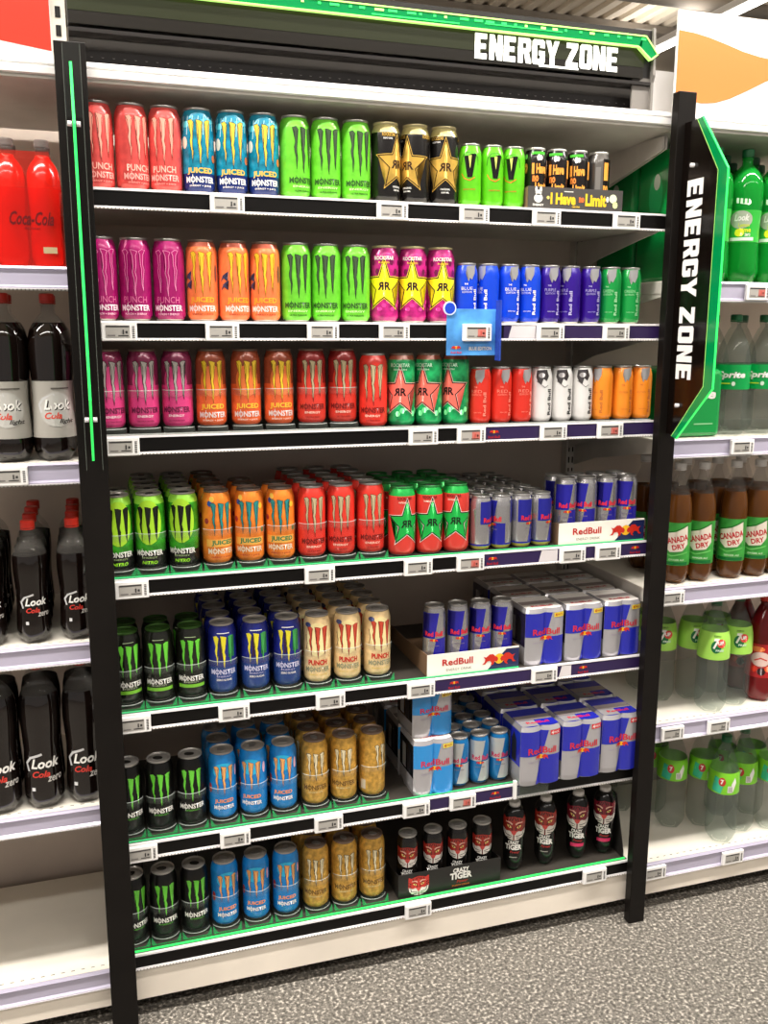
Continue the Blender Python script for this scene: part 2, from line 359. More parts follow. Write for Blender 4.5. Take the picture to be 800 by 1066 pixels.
a = star(Art(), (246,226,30), (40,10,30), (246,226,30)); rr(a, (40,14,30)); a.text('ROCKSTAR',0,.141,.045,.0085,WHT,4,.03); a.text('PUNCHED',0,.131,.024,.004,(240,190,60),4)
for q in range(9): a.ell(-.04+q*.01,.03+(q%3)*.008,.006,.005,(220,60,150),1,6)
for q in range(8): a.ell(-.038+q*.011,.112+(q%2)*.02,.005,.007,(110,20,70),1,6)
kind('pinkstar', 'pink patterned can with large yellow star', 'tall', mottled((170,30,110),.45,45), a, mat('gold_can_lid'))
def edition(nm, desc, col, name, metalpatch=(196,194,196), txt=WHT, m=.12, patch=True):
    a = Art()
    if patch: a.poly([(-.002,.128),(.019,.13),(.018,.112),(.011,.098),(.006,.102),(.003,.094),(0,.100),(-.004,.112)], mat('silver_print',(190,188,190),.3,.6), 2)
    a.text('Red Bull', .020, .048, .056, .0075, txt, 4, .03, 0, PI/2); a.text('THE', -.002,.088,.008,.0035,txt,3); (a.text(name, .0,.078,.026,.007,txt,3,-.005) if name else None); a.text('EDITION', .0,.070,.022,.0045,txt,3,-.005); a.text('ENERGY DRINK', .004,.028,.018,.0026,txt,3,0)
    kind(nm, desc, 'small', ink(col, m), a)
edition('blue', 'small bright blue can with silver patch', (14,66,206), 'BLUE')
edition('violet', 'small violet can with silver patch', (44,10,128), 'PURPLE', txt=(178,166,214))
edition('green', 'small green can with silver patch', (16,142,62), 'GREEN', txt=(150,215,160))
# third shelf
def arch(a, col, r=.026, z=.12): return a.ell(0, z-.02, r, .034, col, 1)
a = arch(Art(), (226,74,136)); claw(a, (186,178,172), (50,20,40)); wordmark(a, (110,24,66), .040); sub(a,'ENERGY',.027,(250,225,235),.034,.005); sub(a,'ULTRA ROSA',.0165,(120,30,70),.036,.0035)
kind('rosa', 'bright pink can with silver claw mark', 'tall', lambda z: ink((218,62,128)) if z < .085 else ink((136,40,80)), a, LIDBR)  # darker upper body: shadow of the shelf above, painted into the print
a = arch(Art(), (240,124,60)); claw(a, (246,206,50), (140,80,30)); a.text('JUICED', 0, .0435, .053, .0140, (250,200,60), 4, .03); wordmark(a, (230,216,210)); sub(a,'ENERGY + JUICE',.0145,(240,220,200))
kind('orange_shaded', 'orange juice can with shelf shade painted on its shoulder', 'tall', lambda z: mottled((230,100,50),.12) if z < .08 else mottled((160,74,46),.15), a, LIDBR)  # brown upper part is the shelf's shadow put into the colour
a = claw(Art(), (196,180,140), (70,24,20)); wordmark(a, (120,24,20), .040); sub(a,'ENERGY',.027,(250,210,190),.036,.005); sub(a,'ULTRA RED',.0165,(130,30,24),.032,.0035); arch(a, (224,62,46))
kind('red_shaded', 'red can with shelf shade painted on its shoulder', 'tall', lambda z: ink((218,58,44)) if z < .08 else ink((150,36,34)), a, LIDBR)  # upper part coloured darker for the shade under the shelf above
kind('red', 'red can with cream claw mark', 'tall', mottled((222,54,42),.08), a)
a = star(Art(), (240,110,96), (40,20,20), (240,200,190)); rr(a, (40,20,22)); a.text('ROCKSTAR',0,.141,.045,.0085,(190,230,200),4,.02); a.text('REFRESH',0,.131,.03,.004,(190,230,200),4)
for q in range(10): a.ell(-.045+q*.01,.03+(q%4)*.007,.006,.007,(120,230,150),1,6)
kind('greenstar', 'green patterned can with coral star', 'tall', lambda z: mottled((24,150,84),.5,45) if z < .15 else ink((150,80,60)), a, LIDBR)
edition('redsmall', 'small red can with silver bull patch', (214,50,36), 'RED', txt=(240,140,120))
edition('orangesmall', 'small orange can with grey patch', (238,140,38), '', txt=(196,110,50))
a = Art(); a.text('Red Bull', .014, .05, .062, .011, (40,36,40), 4, .02, 0, PI/2); a.poly([(-.02,.126),(.004,.128),(.010,.112),(.004,.10),(-.004,.106),(-.008,.092),(-.016,.096),(-.022,.11)], (70,66,68), 2)
a.ell(-.008,.114,.008,.006,(150,146,146),3); a.line([(-.02,.10),(.0,.085),(.008,.09)],.0015,(120,116,116),3)
kind('whitesmall', 'small white can with grey bull patch', 'small', ink((224,222,220)), a)
# fourth shelf
a = Art(); a.ell(0,.106,.030,.050,(172,224,52),1); claw(a, (20,24,14), None, 0, .054, .046, .088); wordmark(a, WHT, .038); sub(a,'ENERGY',.0275,(150,170,120),.034,.004); a.text('NITRO',0,.0165,.034,.0075,(150,224,40),4,.03,.2)
kind('nitro', 'green and black nitro can with black claw mark', 'tall', lambda z: ink((20,20,16)) if z < .053 else (mottled((48,140,28),.45,35) if z < .145 else ink((150,214,70))), a, LIDK, TABK)
a = claw(Art(), (40,140,140), (60,70,50), 0, .062, .046, .080); a.text('JUICED', .004, .0500, .053, .0135, (30,130,84), 4, .035); wordmark(a, (236,220,190), .0315); sub(a,'ENERGY + JUICE',.0175,(180,50,40))
a.rect(-.035,.035,.0415,.0585,(246,180,80),1)
for q in ((-.025,.14,(40,80,160)),(.028,.13,(250,200,60)),(-.034,.10,(160,50,60)),(.034,.075,(90,120,60)),(-.02,.15,(250,210,90))): a.ell(q[0],q[1],.006,.007,q[2],2,7)
kind('khaotic', 'orange juice can with teal claw mark', 'tall', mottled((240,128,42),.3,30), a, LIDBR)
a = star(Art(), (24,172,70), (14,40,20), (240,230,220)); rr(a, (16,50,26)); a.text('ROCKSTAR',-.006,.141,.036,.0075,(120,30,26),4,.03); a.text('WATERMELON',-.008,.131,.026,.004,(250,220,200),4)
kind('melonstar', 'red can with large green star', 'tall', lambda z: ink((214,62,52)) if z < .148 else ink((40,180,80),.4), a, mat('green_bright_lid',(60,150,80),.35,.5))
def rbart(h, col, txt, r, nm_=False):
    a = Art(); s = h/.135; w2 = PI*r*.5; B = col
    a.poly([(-w2*.75,.066*s),(.002,.066*s),(.012,.122*s),(-w2*.75,.122*s)], B, 1); a.poly([(-.006,.012*s),(w2*.8,.012*s),(w2*.8,.066*s),(.006,.066*s)], B, 1)
    a.poly([(w2*1.2,.066*s),(w2*1.9,.066*s),(w2*1.9,.122*s),(w2*1.2,.122*s)], B, 1)
    a.rect(-PI*r, PI*r, .012*s, .016*s, B, 2) if nm_ else None
    a.text('Red Bull', 0, .076*s, .046, .0125, txt, 5, .03); bulls(a, 0, .062*s, .010); a.text('ENERGY DRINK',0,.050*s,.026,.003,(120,110,130),4); return a
SILV = mat('silver_can_print', (184,182,184), .26, .8)
kind('silversmall', 'small silver and blue can', 'small', lambda z: SILV if z > .014 else ink((210,200,90)), rbart(.135, (32,34,140), (220,40,50), .0265, True))
kind('sleekblue', 'tall slim blue and silver can', 'sleek', SILV, rbart(.157, (34,30,150), (225,40,60), .0285).poly([(-.034,.078),(-.01,.078),(-.01,.14),(-.034,.14)],(34,30,150),1))
# fifth shelf
a = claw(Art(), (104,206,60), None, 0, .060, .046, .080); wordmark(a, WHT, .048); sub(a,'ENERGY',.039,(160,170,140),.034,.004); a.rect(-.032,.032,.026,.034,(120,190,50),3); a.rect(-.012,.012,.1455,.147,(170,190,150),3)
kind('blackband', 'black can with green claw mark and green band', 'tall', ink((22,24,16)), a, LIDG, LIDG)
a = Art()
for D, c in ((DL,(226,214,50)),(DM,(226,214,50)),(DR,(60,160,80))): a.poly([(x*.046,.064+z*.078) for x, z in D], c, 4)
a.rect(-.010,-.004,.085,.135,(50,26,60),2); a.rect(.011,.027,.09,.14,(28,110,60),2); wordmark(a, (200,200,230), .055); sub(a,'ENERGY',.044,(170,170,210),.034,.004); sub(a,'ZERO SUGAR',.036,WHT,.036,.005); a.rect(-.014,.014,.147,.149,WHT,3)
kind('bluemulti', 'blue can with yellow and green claw mark', 'tall', lambda z: mottled((26,34,120),.15) if z > .07 else ink((32,62,128)), a, LIDK)
a = Art(); a.ell(0,.11,.028,.042,(250,232,170),1); claw(a, (206,74,52), (120,40,30), 0, .064, .048, .078); a.text('PUNCH',0,.053,.046,.0135,(200,40,30),5,.04); wordmark(a, (150,150,120), .036); sub(a,'ENERGY + JUICE',.022,(220,190,90)); a.ell(-.024,.146,.008,.006,(70,80,130),2); a.line([(-.03,.12),(-.026,.10),(-.03,.085)],.0015,(60,50,50),2)
kind('cream', 'cream punch can with red claw mark', 'tall', mottled((232,202,150),.15), a, LIDK)
# sixth and seventh shelf
a = claw(Art(), (104,206,60), None, 0, .060, .046, .080); wordmark(a, WHT, .048); sub(a,'ENERGY',.038,(90,170,60),.034,.004)
kind('black', 'black can with green claw mark', 'tall', mat('black_can_print',(11,10,9),.3,.1,coat=.15,spec=.35), a, mat('silver_can_lid',(170,166,162),.32,.5), TABK)
a = claw(Art(), (238,170,96), (90,90,120), 0, .064, .046, .074); a.ell(0,.125,.026,.020,(40,180,226),1); a.text('JUICED',.0,.048,.046,.012,(244,156,90),5,.03); wordmark(a, WHT, .033, .05, .010); a.ell(.033,.12,.004,.014,(240,190,210),2); a.ell(-.036,.08,.005,.012,(180,60,50),2)
kind('sky', 'light blue juice can with orange claw mark', 'tall', mottled((22,124,196),.14), a, LIDK)
a = claw(Art(), (228,214,176), (60,60,50), 0, .066, .044, .072); wordmark(a, (120,88,40), .048); sub(a,'ENERGY',.036,(230,210,150),.036,.004)
kind('gold', 'gold can with cream claw mark', 'tall', lambda z: mat('gold_can_print', (196,150,66), .32, .3, noise=.3, nscale=90), a, LIDBR)
kind('goldturned', 'gold can turned sideways', 'tall', lambda z: mat('gold_can_print'), Art().rect(-.026,-.012,.02,.045,(220,210,190),3).items and claw(Art().rect(-.03,-.016,.02,.045,(216,206,186),3), (228,214,176), (60,60,50), .03, .066, .044, .072), LIDBR)
kind('skysmall', 'small light blue and silver can', 'small', lambda z: ink((20,110,170),.3), rbart(.135, mat('silver_print2',(186,190,190),.3,.5), (200,50,90), .0265), mat('silver_can_lid'))
a = tiger(Art(), 0, .100, .048, 2, (170,44,34)); a.text('CRAZY',0,.062,.026,.008,WHT,4,.04); a.text('TIGER',0,.051,.034,.012,WHT,4,.04); a.text('Power',0,.040,.02,.006,(210,60,50),4,0,.3)
kind('tigercan', 'black can with red tiger face', 'sleek', ink((20,17,16)), a, mat('silver_can_lid'))

# ------------------------------------------------------------------ levels and bay
Z = {1:1.885, 2:1.6254, 3:1.3888, 4:1.0785, 5:.7689, 6:.4534, 7:.1703}
NAME = {1:'top shelf', 2:'second shelf', 3:'third shelf', 4:'fourth shelf', 5:'fifth shelf', 6:'sixth shelf', 7:'bottom shelf'}
X0, X1, YB = -.01, 1.345, .45

# floor, ceiling, far wall
struct(MB().add([(-6,-6,0),(11,-6,0),(11,12,0),(-6,12,0)], [(0,1,2,3)], M_FLOOR).build('floor'))
cm = MB(); M_CEIL = mat('ribbed_ceiling_sheet', (228,216,198), .6)
pts = []; x = -6.0
while x < 11: pts += [(x,4.2),(x+.06,4.2),(x+.075,4.23),(x+.125,4.23),(x+.14,4.2)]; x += .15
vs = [(p[0],y,p[1]) for y in (-6,12) for p in pts]; n = len(pts)
cm.add(vs, [(i,i+1,n+i+1,n+i) for i in range(n-1)], M_CEIL); struct(cm.build('ceiling'))
struct(MB().box(-6,11,12,12.1,0,4.3,mat('far_wall_paint',(170,160,146),.7)).build('wall_back'))
b = thing('ceiling_beam', 'dark grey roof beam under the ribbed ceiling, right of the lit sign', 'beam', (0,5.5,3.8))
part('web', MB().box(-6,11,.1,.14,.06,.36,mat('grey_beam_steel',(140,132,122),.6)).mesh('web'), b)
part('flange', MB().box(-6,11,0,.26,0,.06,mat('grey_beam_steel')).mesh('flange'), b)
part('flange', MB().box(-6,11,0,.26,.34,.4,mat('grey_beam_steel')).mesh('flange_top'), b)
b = thing('ceiling_duct', 'grey pipe hung under the ribbed ceiling above the lit sign', 'pipe', (0,4.6,4.08))
part('pipe', MB().tube([(-6,0,0),(11,0,0)], .05, mat('grey_beam_steel'), 12).mesh('pipe'), b)
for i in range(8):
    part('hanger', MB().tube([(-3.5+i*1.6,0,0),(-3.3+i*1.6,0,.14)], .01, mat('grey_beam_steel'), 6).mesh('hanger'), b)
M_TUBE = mat('fluorescent_tube', (255,255,255), .4, emit=(255,250,240), es=6)
LN_ = ['over the aisle, left end','over the aisle, right end','in the added front fill row, left end','in the added front fill row, right end','beyond the shelves, left row','beyond the shelves, middle row','beyond the shelves, right row']
for (x, y, d, p), nm in zip(LAMPS, LN_):
    L = thing('tube_lamp', 'long fluorescent ceiling lamp %s' % nm, 'lamp', (x,y,3.9), 0 if d else PI/2, 'ceiling lamps')
    part('housing', MB().box(-.05,.05,-2.2,2.2,-.02,.03,M_WHITE).mesh('housing'), L)
    part('tube', MB().tube([(0,-2.15,-.04),(0,2.15,-.04)], .02, M_TUBE, 10).mesh('tube'), L)
    for q in (-1.8, 1.8): part('suspension_rod', MB().tube([(0,q,.03),(0,q,.30)], .006, M_WHITE, 6).mesh('rod'), L)

# gondola frame: back panel, slotted uprights, kick plate
def upright(x, z1=2.06):
    m = MB(); m.box(x-.014,x+.014,YB-.03,YB+.03,0,z1,M_GREY); z = .2
    while z < z1-.02:
        for q in (-.006,.006): m.box(x+q-.002,x+q+.002,YB-.0305,YB-.0295,z,z+.018,mat('slot_black',(14,12,11),.8))
        z += .033
    return m.mesh('upright')
def gondola(label, x0, x1, back, kick, top=2.07):
    g = thing('gondola_frame', label, 'shelving', ((x0+x1)/2, YB, 0)); ox = (x0+x1)/2
    def sh(mb): mb.v = [(a-ox, b_-YB, c) for a, b_, c in mb.v]; return mb
    part('back_panel', sh(MB().box(x0+.014,x1-.014,YB,YB+.02,.04,top,back)).mesh('back'), g)
    m = MB(); m.prism([(.01,.044),(.0,.05),(.0,.125),(.01,.129),(.03,.129),(.03,.044)], 'x', x0+.002, x1-.002, kick)
    part('kick_plate', sh(m).mesh('kick'), g)
    part('toe_shade_board', sh(MB().box(x0,x1,.07,.09,0,.1,mat('toe_shadow_board',(24,21,19),.8))).mesh('toe'), g)  # near-black board, the shade of the toe gap put into its colour
    return g
gA = gondola('beige gondola frame behind the energy drink shelves, between two black posts', X0, X1, M_GREYD, M_KICK)
gL = gondola('gondola frame of the cola shelves at the left edge', X0-1.34, X0-.002, M_GREYD, M_KICK)
gR = gondola('gondola frame of the lemonade shelves at the right edge', X1+.002, X1+1.34, M_GREYD, M_KICK)
for g, x in ((gA, X0+.0), (gA, X1)):
    me = upright(x); o = part('upright', me, g); o.location = (-g.location.x, -YB, 0)

# shelves
def shelf(label, x0, x1, z, deck, railm, base=False, insert=True, tall=.0376, under=M_GREY, group=None, parts_extra=None, d0=.004):
    s = thing('shelf', label, 'shelf', (x0, 0, z), 0, group); W = x1-x0
    m = MB(); m.prism([(d0,-.003),(d0,0),(YB-.032,0),(YB-.032,-.003)], 'x', .003, W-.003, deck)
    m.prism([(d0,-.003),(d0,-.03),(d0+.003,-.03),(YB-.034,-.028),(YB-.032,-.003)], 'x', .003, W-.003, under)
    if not insert:
        for i in range(int(W/.022)-1): m.box(.012+i*.022, .020+i*.022, .018, .0205, 0, .0002, mat('slot_grey',(96,92,88),.7))
    part('deck', m.mesh('deck'), s)
    if not base:
        for x in (.005, W-.009):
            m = MB(); m.prism([(.02,-.03),(.02,-.038),(.10,-.05),(.30,-.085),(YB-.035,-.12),(YB-.035,-.03)], 'x', x, x+.004, under)
            part('bracket', m.mesh('bracket'), s)
    m = MB(); t = tall
    if insert:
        m.prism([(.003,.0),(-.004,.0005),(-.0045,-.004),(-.001,-.0045),(-.001,-t+.003),(-.0045,-t+.003),(-.005,-t),(.003,-t)], 'x', .002, W-.002, M_RAILW)
    else:
        m.prism([(.003,.0),(-.004,.0005),(-.007,-.004),(-.003,-.008),(-.003,-t+.008),(-.008,-t+.004),(-.007,-t),(.003,-t)], 'x', .002, W-.002, railm)
        m.box(.002, W-.002, -.0085, .0, -t-.0, -t+.002, M_RAILW)
    rail = part('price_rail', m.mesh('rail'), s)
    if insert: part('black_insert', MB().box(.003, W-.003, -.0022, -.0009, -t+.0035, -.0048, M_INS).mesh('ins'), rail)
    part('perforated_lip', MB().box(.002, W-.002, -.006, .0035, -t-.0022, -t, M_LIP).mesh('lip'), s)
    return s
for k in range(1, 8):
    shelf('dark %s of the energy drink bay with its price rail' % NAME[k], X0+.001, X1-.001, Z[k], M_DECK if k > 2 else M_LIGHT, None, base=(k == 7), under=M_GREY)
ZN = {1:1.73, 2:1.338, 3:.945, 4:.56, 5:.146}
LN = {1:'top shelf', 2:'second shelf', 3:'third shelf', 4:'fourth shelf', 5:'empty base shelf'}
for k in ZN:
    shelf('pale %s with lavender rail in the cola bay at left' % LN[k], X0-1.338, X0-.003, ZN[k], M_LIGHT, M_RAILL, k == 5, False, .044, under=M_GREY)
    shelf('pale %s with lavender rail in the lemonade bay at right' % LN[k].replace('empty ', ''), X1+.003, X1+1.338, ZN[k], M_LIGHT, M_RAILL, k == 5, False, .048, under=M_GREY)

# canopy above each bay
for nm, x0, x1 in (('left', X0-1.34, X0-.002), ('centre', X0, X1), ('right', X1+.002, X1+1.34)):
    c = thing('canopy', {'left':'white canopy strip above the cola bay at left', 'centre':'white canopy strip above the top row of cans', 'right':'white canopy strip above the green lemonade bottles'}[nm], 'canopy', (x0,0,2.07))
    W = x1-x0
    part('fascia', MB().prism([(0,.016),(-.008,.018),(-.010,.030),(-.003,.0325),(-.003,.035),(-.008,.037),(-.006,.045),(.01,.046),(.02,.016)], 'x', 0, W, M_WHITE).mesh('fascia'), c)
    part('soffit', MB().prism([(.0,.010),(.0,.0158),(.20,.0158),(YB-.03,.0158),(YB-.03,-.006),(.16,.0)], 'x', 0, W, M_GREY).mesh('soffit'), c)
    for x in (.001, W-.005):
        part('bracket', MB().prism([(.03,0),(.03,-.03),(.12,-.05),(YB-.04,-.11),(YB-.04,0)], 'x', x, x+.004, M_GREY).mesh('cbr'), c)

# backs and posters over the canopies
def poster(label, x0, x1, y, z0, z1, base, shapes, cat='poster'):
    p = thing('poster', label, cat, (x0,y,z0)); m = MB(); m.rbox(0,x1-x0,0,.008,0,z1-z0,base,.001); part('board', m.mesh('board'), p)
    m2 = MB(); A = Art()
    for pts, col in shapes: A.poly([(a-x0, b-z0) for a, b in pts], col, 1)
    if shapes: A.flat(m2, lambda x, z, l: (x, -l-.0004, z)); part('printed_shape', m2.mesh('shape'), p)
    return p
M_PW = mat('white_poster', (232,229,227), .5)
oran = [(1.366,2.165),(1.40,2.154),(1.44,2.150),(1.48,2.154),(1.52,2.166),(1.57,2.188),(1.62,2.212),(1.68,2.236),(1.74,2.250),(1.68,2.262),(1.60,2.268),(1.55,2.276),(1.50,2.288),(1.45,2.299),(1.41,2.305),(1.366,2.308)]
poster('white poster with an orange leaf shape above the lemonade bay', 1.364, 2.64, .03, 2.118, 2.353, M_PW, [(oran, (228,132,70))])
poster('plain white panel between the lit sign and the orange poster', 1.312, 1.46, .09, 2.118, 2.232, M_PW, [])
red = [(-.6,2.60),(-.6,2.19),(-.3,2.165),(-.14,2.150),(-.045,2.138),(-.045,2.60)]
poster('red and white poster above the cola bay at left', -1.0, -.044, .03, 2.114, 2.60, M_PW, [(red, (226,52,36))])
m = MB(); m.box(-.014,.014,-.006,.006,0,.5,M_LIGHT)
for i in range(14): m.box(-.005,.005,-.0075,-.0062,.02+i*.034,.04+i*.034,mat('slot_black'))
tag(m.build('slotted_strip', None, (-.03,.05,2.116)), 'cream slotted upright strip between red poster and black sign box', 'upright')

# ------------------------------------------------------------------ lettering for the two signs
GL = {'E': [[(0,0),(4,0),(4,1.5),(1.7,1.5),(1.7,2.8),(3.6,2.8),(3.6,4.2),(1.7,4.2),(1.7,5.5),(4,5.5),(4,7),(0,7)]],
 'N': [[(0,0),(1.6,0),(1.6,3.8),(2.8,0),(4.4,0),(4.4,7),(2.8,7),(2.8,3.2),(1.6,7),(0,7)]],
 'R': [[(0,0),(1.6,0),(1.6,2.7),(2.1,2.7),(2.9,0),(4.6,0),(3.7,3.1),(4.4,3.7),(4.4,6.4),(3.8,7),(2.2,7),(2.2,5.6),(2.8,5.6),(2.8,4.1),(1.6,4.1),(1.6,5.6),(2.2,5.6),(2.2,7),(0,7)]],
 'G': [[(.6,0),(3.8,0),(4.4,.6),(4.4,3.8),(2.3,3.8),(2.3,2.6),(2.8,2.6),(2.8,1.5),(1.6,1.5),(1.6,5.5),(2.8,5.5),(2.8,4.7),(4.4,4.7),(4.4,6.4),(3.8,7),(.6,7),(0,6.4),(0,.6)]],
 'Y': [[(1.4,0),(3,0),(3,2.8),(4.6,7),(2.9,7),(2.2,4.6),(1.5,7),(-.2,7),(1.4,2.8)]],
 'Z': [[(0,0),(4.2,0),(4.2,1.5),(1.9,1.5),(4.2,5.6),(4.2,7),(.1,7),(.1,5.5),(2.2,5.5),(0,1.4)]],
 'O': [[(2.2,0),(.6,0),(0,.6),(0,6.4),(.6,7),(2.2,7),(2.2,5.5),(1.6,5.5),(1.6,1.5),(2.2,1.5)], [(2.2,0),(3.8,0),(4.4,.6),(4.4,6.4),(3.8,7),(2.2,7),(2.2,5.5),(2.8,5.5),(2.8,1.5),(2.2,1.5)]]}
def block_text(txt, m, width, height, fn, depth):
    mb = MB(); x = 0; out = []
    for ch in txt:
        if ch == ' ': x += 2.2; continue
        for P in GL[ch]: out.append([(px+x, pz) for px, pz in P])
        x += 4.95
    sx = width/(x-.5); sz = height/7
    for P in out:
        bm = bmesh.new(); vs = [bm.verts.new((p[0]*sx, 0, p[1]*sz)) for p in P]; f = bm.faces.new(vs)
        r = bmesh.ops.extrude_face_region(bm, geom=[f]); 
        for v in r['geom']:
            if isinstance(v, bmesh.types.BMVert): v.co.y = -depth
        bmesh.ops.triangulate(bm, faces=bm.faces[:]); bm.verts.index_update()
        mb.add([fn(v.co.x, v.co.y, v.co.z) for v in bm.verts], [[v.index for v in g.verts] for g in bm.faces], m); bm.free()
    return mb

# header sign box
H = thing('sign_header', 'black sign box with glowing ENERGY ZONE letters above the canopy', 'sign', (.65,.03,2.118))
def hp(mb, name, parent=H): mb.v = [(a-.65, b_-.03, c-2.118) for a, b_, c in mb.v]; return part(name, mb.mesh(name), parent)
hp(MB().prism([(.034,2.196),(.034,2.30),(.20,2.30),(.20,2.118),(.10,2.118),(.12,2.14),(.115,2.165),(.085,2.186)], 'x', -.012, 1.296, mat('black_sign_case',(26,23,22),.35)), 'case')
hp(MB().box(-.012,1.272,.026,.034,2.192,2.255,mat('black_sign_face',(20,16,10),.25)), 'face_panel')
hp(MB().box(-.012,1.272,.0252,.0259,2.216,2.257,mat('olive_face_glow',(14,17,2),.3,emit=(44,50,0),es=.45)), 'painted_glow_band')  # border's green glow on the black face, put in as a faintly emitting band
hp(MB().box(1.250,1.302,.0345,.040,2.12,2.302,mat('sign_end_grey',(120,115,110),.5)), 'end_bracket')
hp(MB().prism([(.026,2.118),(.026,2.185),(.020,2.20),(.028,2.305),(.20,2.305),(.20,2.118)], 'x', 1.296, 1.302, mat('sign_end_grey',(120,115,110),.5)), 'end_plate')
hp(MB().prism([(.028,2.186),(.060,2.180),(.082,2.160),(.085,2.135),(.07,2.119),(.062,2.119),(.077,2.135),(.074,2.158),(.056,2.174),(.028,2.179)], 'x', -.012, 1.294, mat('smoky_valance',(44,41,40),.25,.2)), 'valance')
m = MB()
for i in range(58): m.disc(.0035, 0, mat('valance_led_glint',(78,74,72),.5), 6)  # paler discs drawn in for LED dots reflected in the valance
for i in range(58):
    for j in range(6):
        x_, y_, z_ = m.v[i*6+j]; m.v[i*6+j] = (x_+.03+i*.0215, .0755, 2.148+y_)
hp(m, 'led_glint_row')
m = MB(); m.box(-.012,1.258,.014,.022,2.258,2.279,M_ACR)
m.prism([(1.258,2.279),(1.267,2.279),(1.300,2.244),(1.283,2.233),(1.250,2.258)], 'y', .014, .022, M_ACR)
br = hp(m, 'acrylic_border')
m = MB(); m.box(-.012,1.267,.012,.023,2.279,2.2815,M_LEDY); m.box(-.012,1.248,.012,.0225,2.2555,2.258,M_LEDY)
m.prism([(1.266,2.281),(1.2685,2.281),(1.3022,2.2445),(1.300,2.243)], 'y', .012, .023, M_LEDY)
m.prism([(1.247,2.2575),(1.250,2.2575),(1.284,2.2325),(1.281,2.231)], 'y', .012, .023, M_LEDY)
m.prism([(1.281,2.231),(1.283,2.229),(1.3025,2.243),(1.300,2.2455)], 'y', .012, .023, M_LEDY)
hp(m, 'light_edge')
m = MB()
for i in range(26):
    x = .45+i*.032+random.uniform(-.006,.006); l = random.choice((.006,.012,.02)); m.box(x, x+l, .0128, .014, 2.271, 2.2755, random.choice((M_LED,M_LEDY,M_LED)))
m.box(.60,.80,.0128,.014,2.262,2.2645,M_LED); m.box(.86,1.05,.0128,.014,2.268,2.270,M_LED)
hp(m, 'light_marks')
mb = block_text('ENERGY ZONE', M_GLOW, .362, .052, lambda x, y, z: (.842+x, .0255+y, 2.200+z), .0015)
hp(mb, 'lettering')
hp(MB().box(1.0,1.10,.024,.0255,2.196,2.200,M_GLOW), 'underline')

# ------------------------------------------------------------------ posts and side signs
def sign_post(label, x0, x1, top):
    p = thing('sign_post', label, 'post', ((x0+x1)/2, -.029, 0)); w2 = (x1-x0)/2
    part('column', MB().rbox(-w2, w2, -.012, .014, 0, top, M_POST, .0015).mesh('column'), p)
    return p
sign_post('tall black post at the left end of the energy drink bay', -.041, .017, 2.14)
sign_post('tall black post at the right end of the energy drink bay', 1.329, 1.377, 2.155)
def flag(label, x, ya, letters, side):
    f = thing('side_sign', label, 'sign', (x, ya, 1.35))
    def P(pts): return [(y-ya, z-1.35) for y, z in pts]
    part('board', MB().prism(P([(ya,2.085),(-.085,2.085),(-.172,1.962),(-.172,1.482),(-.065,1.36),(ya,1.36)]), 'x', -.004, .004, M_BLACKP).mesh('board'), f)
    outer = [(-.085,2.092),(-.106,2.088),(-.208,1.962),(-.208,1.478),(-.082,1.350),(-.062,1.352)]
    inner = [(-.076,1.362),(-.176,1.484),(-.176,1.96),(-.088,2.084)]
    m = MB()
    O_ = [(-.104,2.088),(-.206,1.961),(-.206,1.479),(-.080,1.350)]; I_ = [(-.086,2.085),(-.173,1.962),(-.173,1.482),(-.062,1.355)]
    for i in range(3): m.prism(P([O_[i],O_[i+1],I_[i+1],I_[i]]), 'x', -.0022, .0022, M_ACR)
    part('acrylic_border', m.mesh('acr'), f)
    m = MB()
    for L, wd, mm in ((O_, .0018, M_LED), (I_, .0008, M_LEDY)):
        for i in range(3):
            a_, b_ = Vector(L[i]), Vector(L[i+1]); d = (b_-a_).normalized(); nn = Vector((-d.y, d.x))*wd/2
            m.prism(P([a_-nn, b_-nn, b_+nn, a_+nn]), 'x', -.0024, .0024, mm)
    part('light_edge', m.mesh('edge'), f)
    for z in (1.985, 1.432):
        part('bolt', MB().tube([(-.012,-.085-ya,z-1.35),(.012,-.085-ya,z-1.35)], .005, M_RAILW, 10).mesh('bolt'), f)
    if letters:      # letters read downward, their tops towards the aisle
        mb = block_text('ENERGY ZONE', M_WLET, .462, .058, lambda u, d, v: (-.0041+d, (-.068-v)-ya, 1.953-u-1.35), .0012)
        part('lettering', mb.mesh('let'), f)
    return f
flag('black side sign with white ENERGY ZONE letters and green edge on the right post', 1.353, -.042, True, 1)
fl = flag('black side sign seen edge-on with a thin green light line on the left post', -.012, -.042, False, -1)
part('clear_bracket', MB().box(-.013,.016,-.175,-.172,.62,.74,M_CLEAR).mesh('cbk'), fl)
m = MB()
for x, y in ((-.013,-.17),(.016,-.17)): m.box(x-.0006,x+.0006,y-.004,y+.0,-.0,.74,M_CLEARB)
part('clear_cover', m.mesh('cc'), fl)

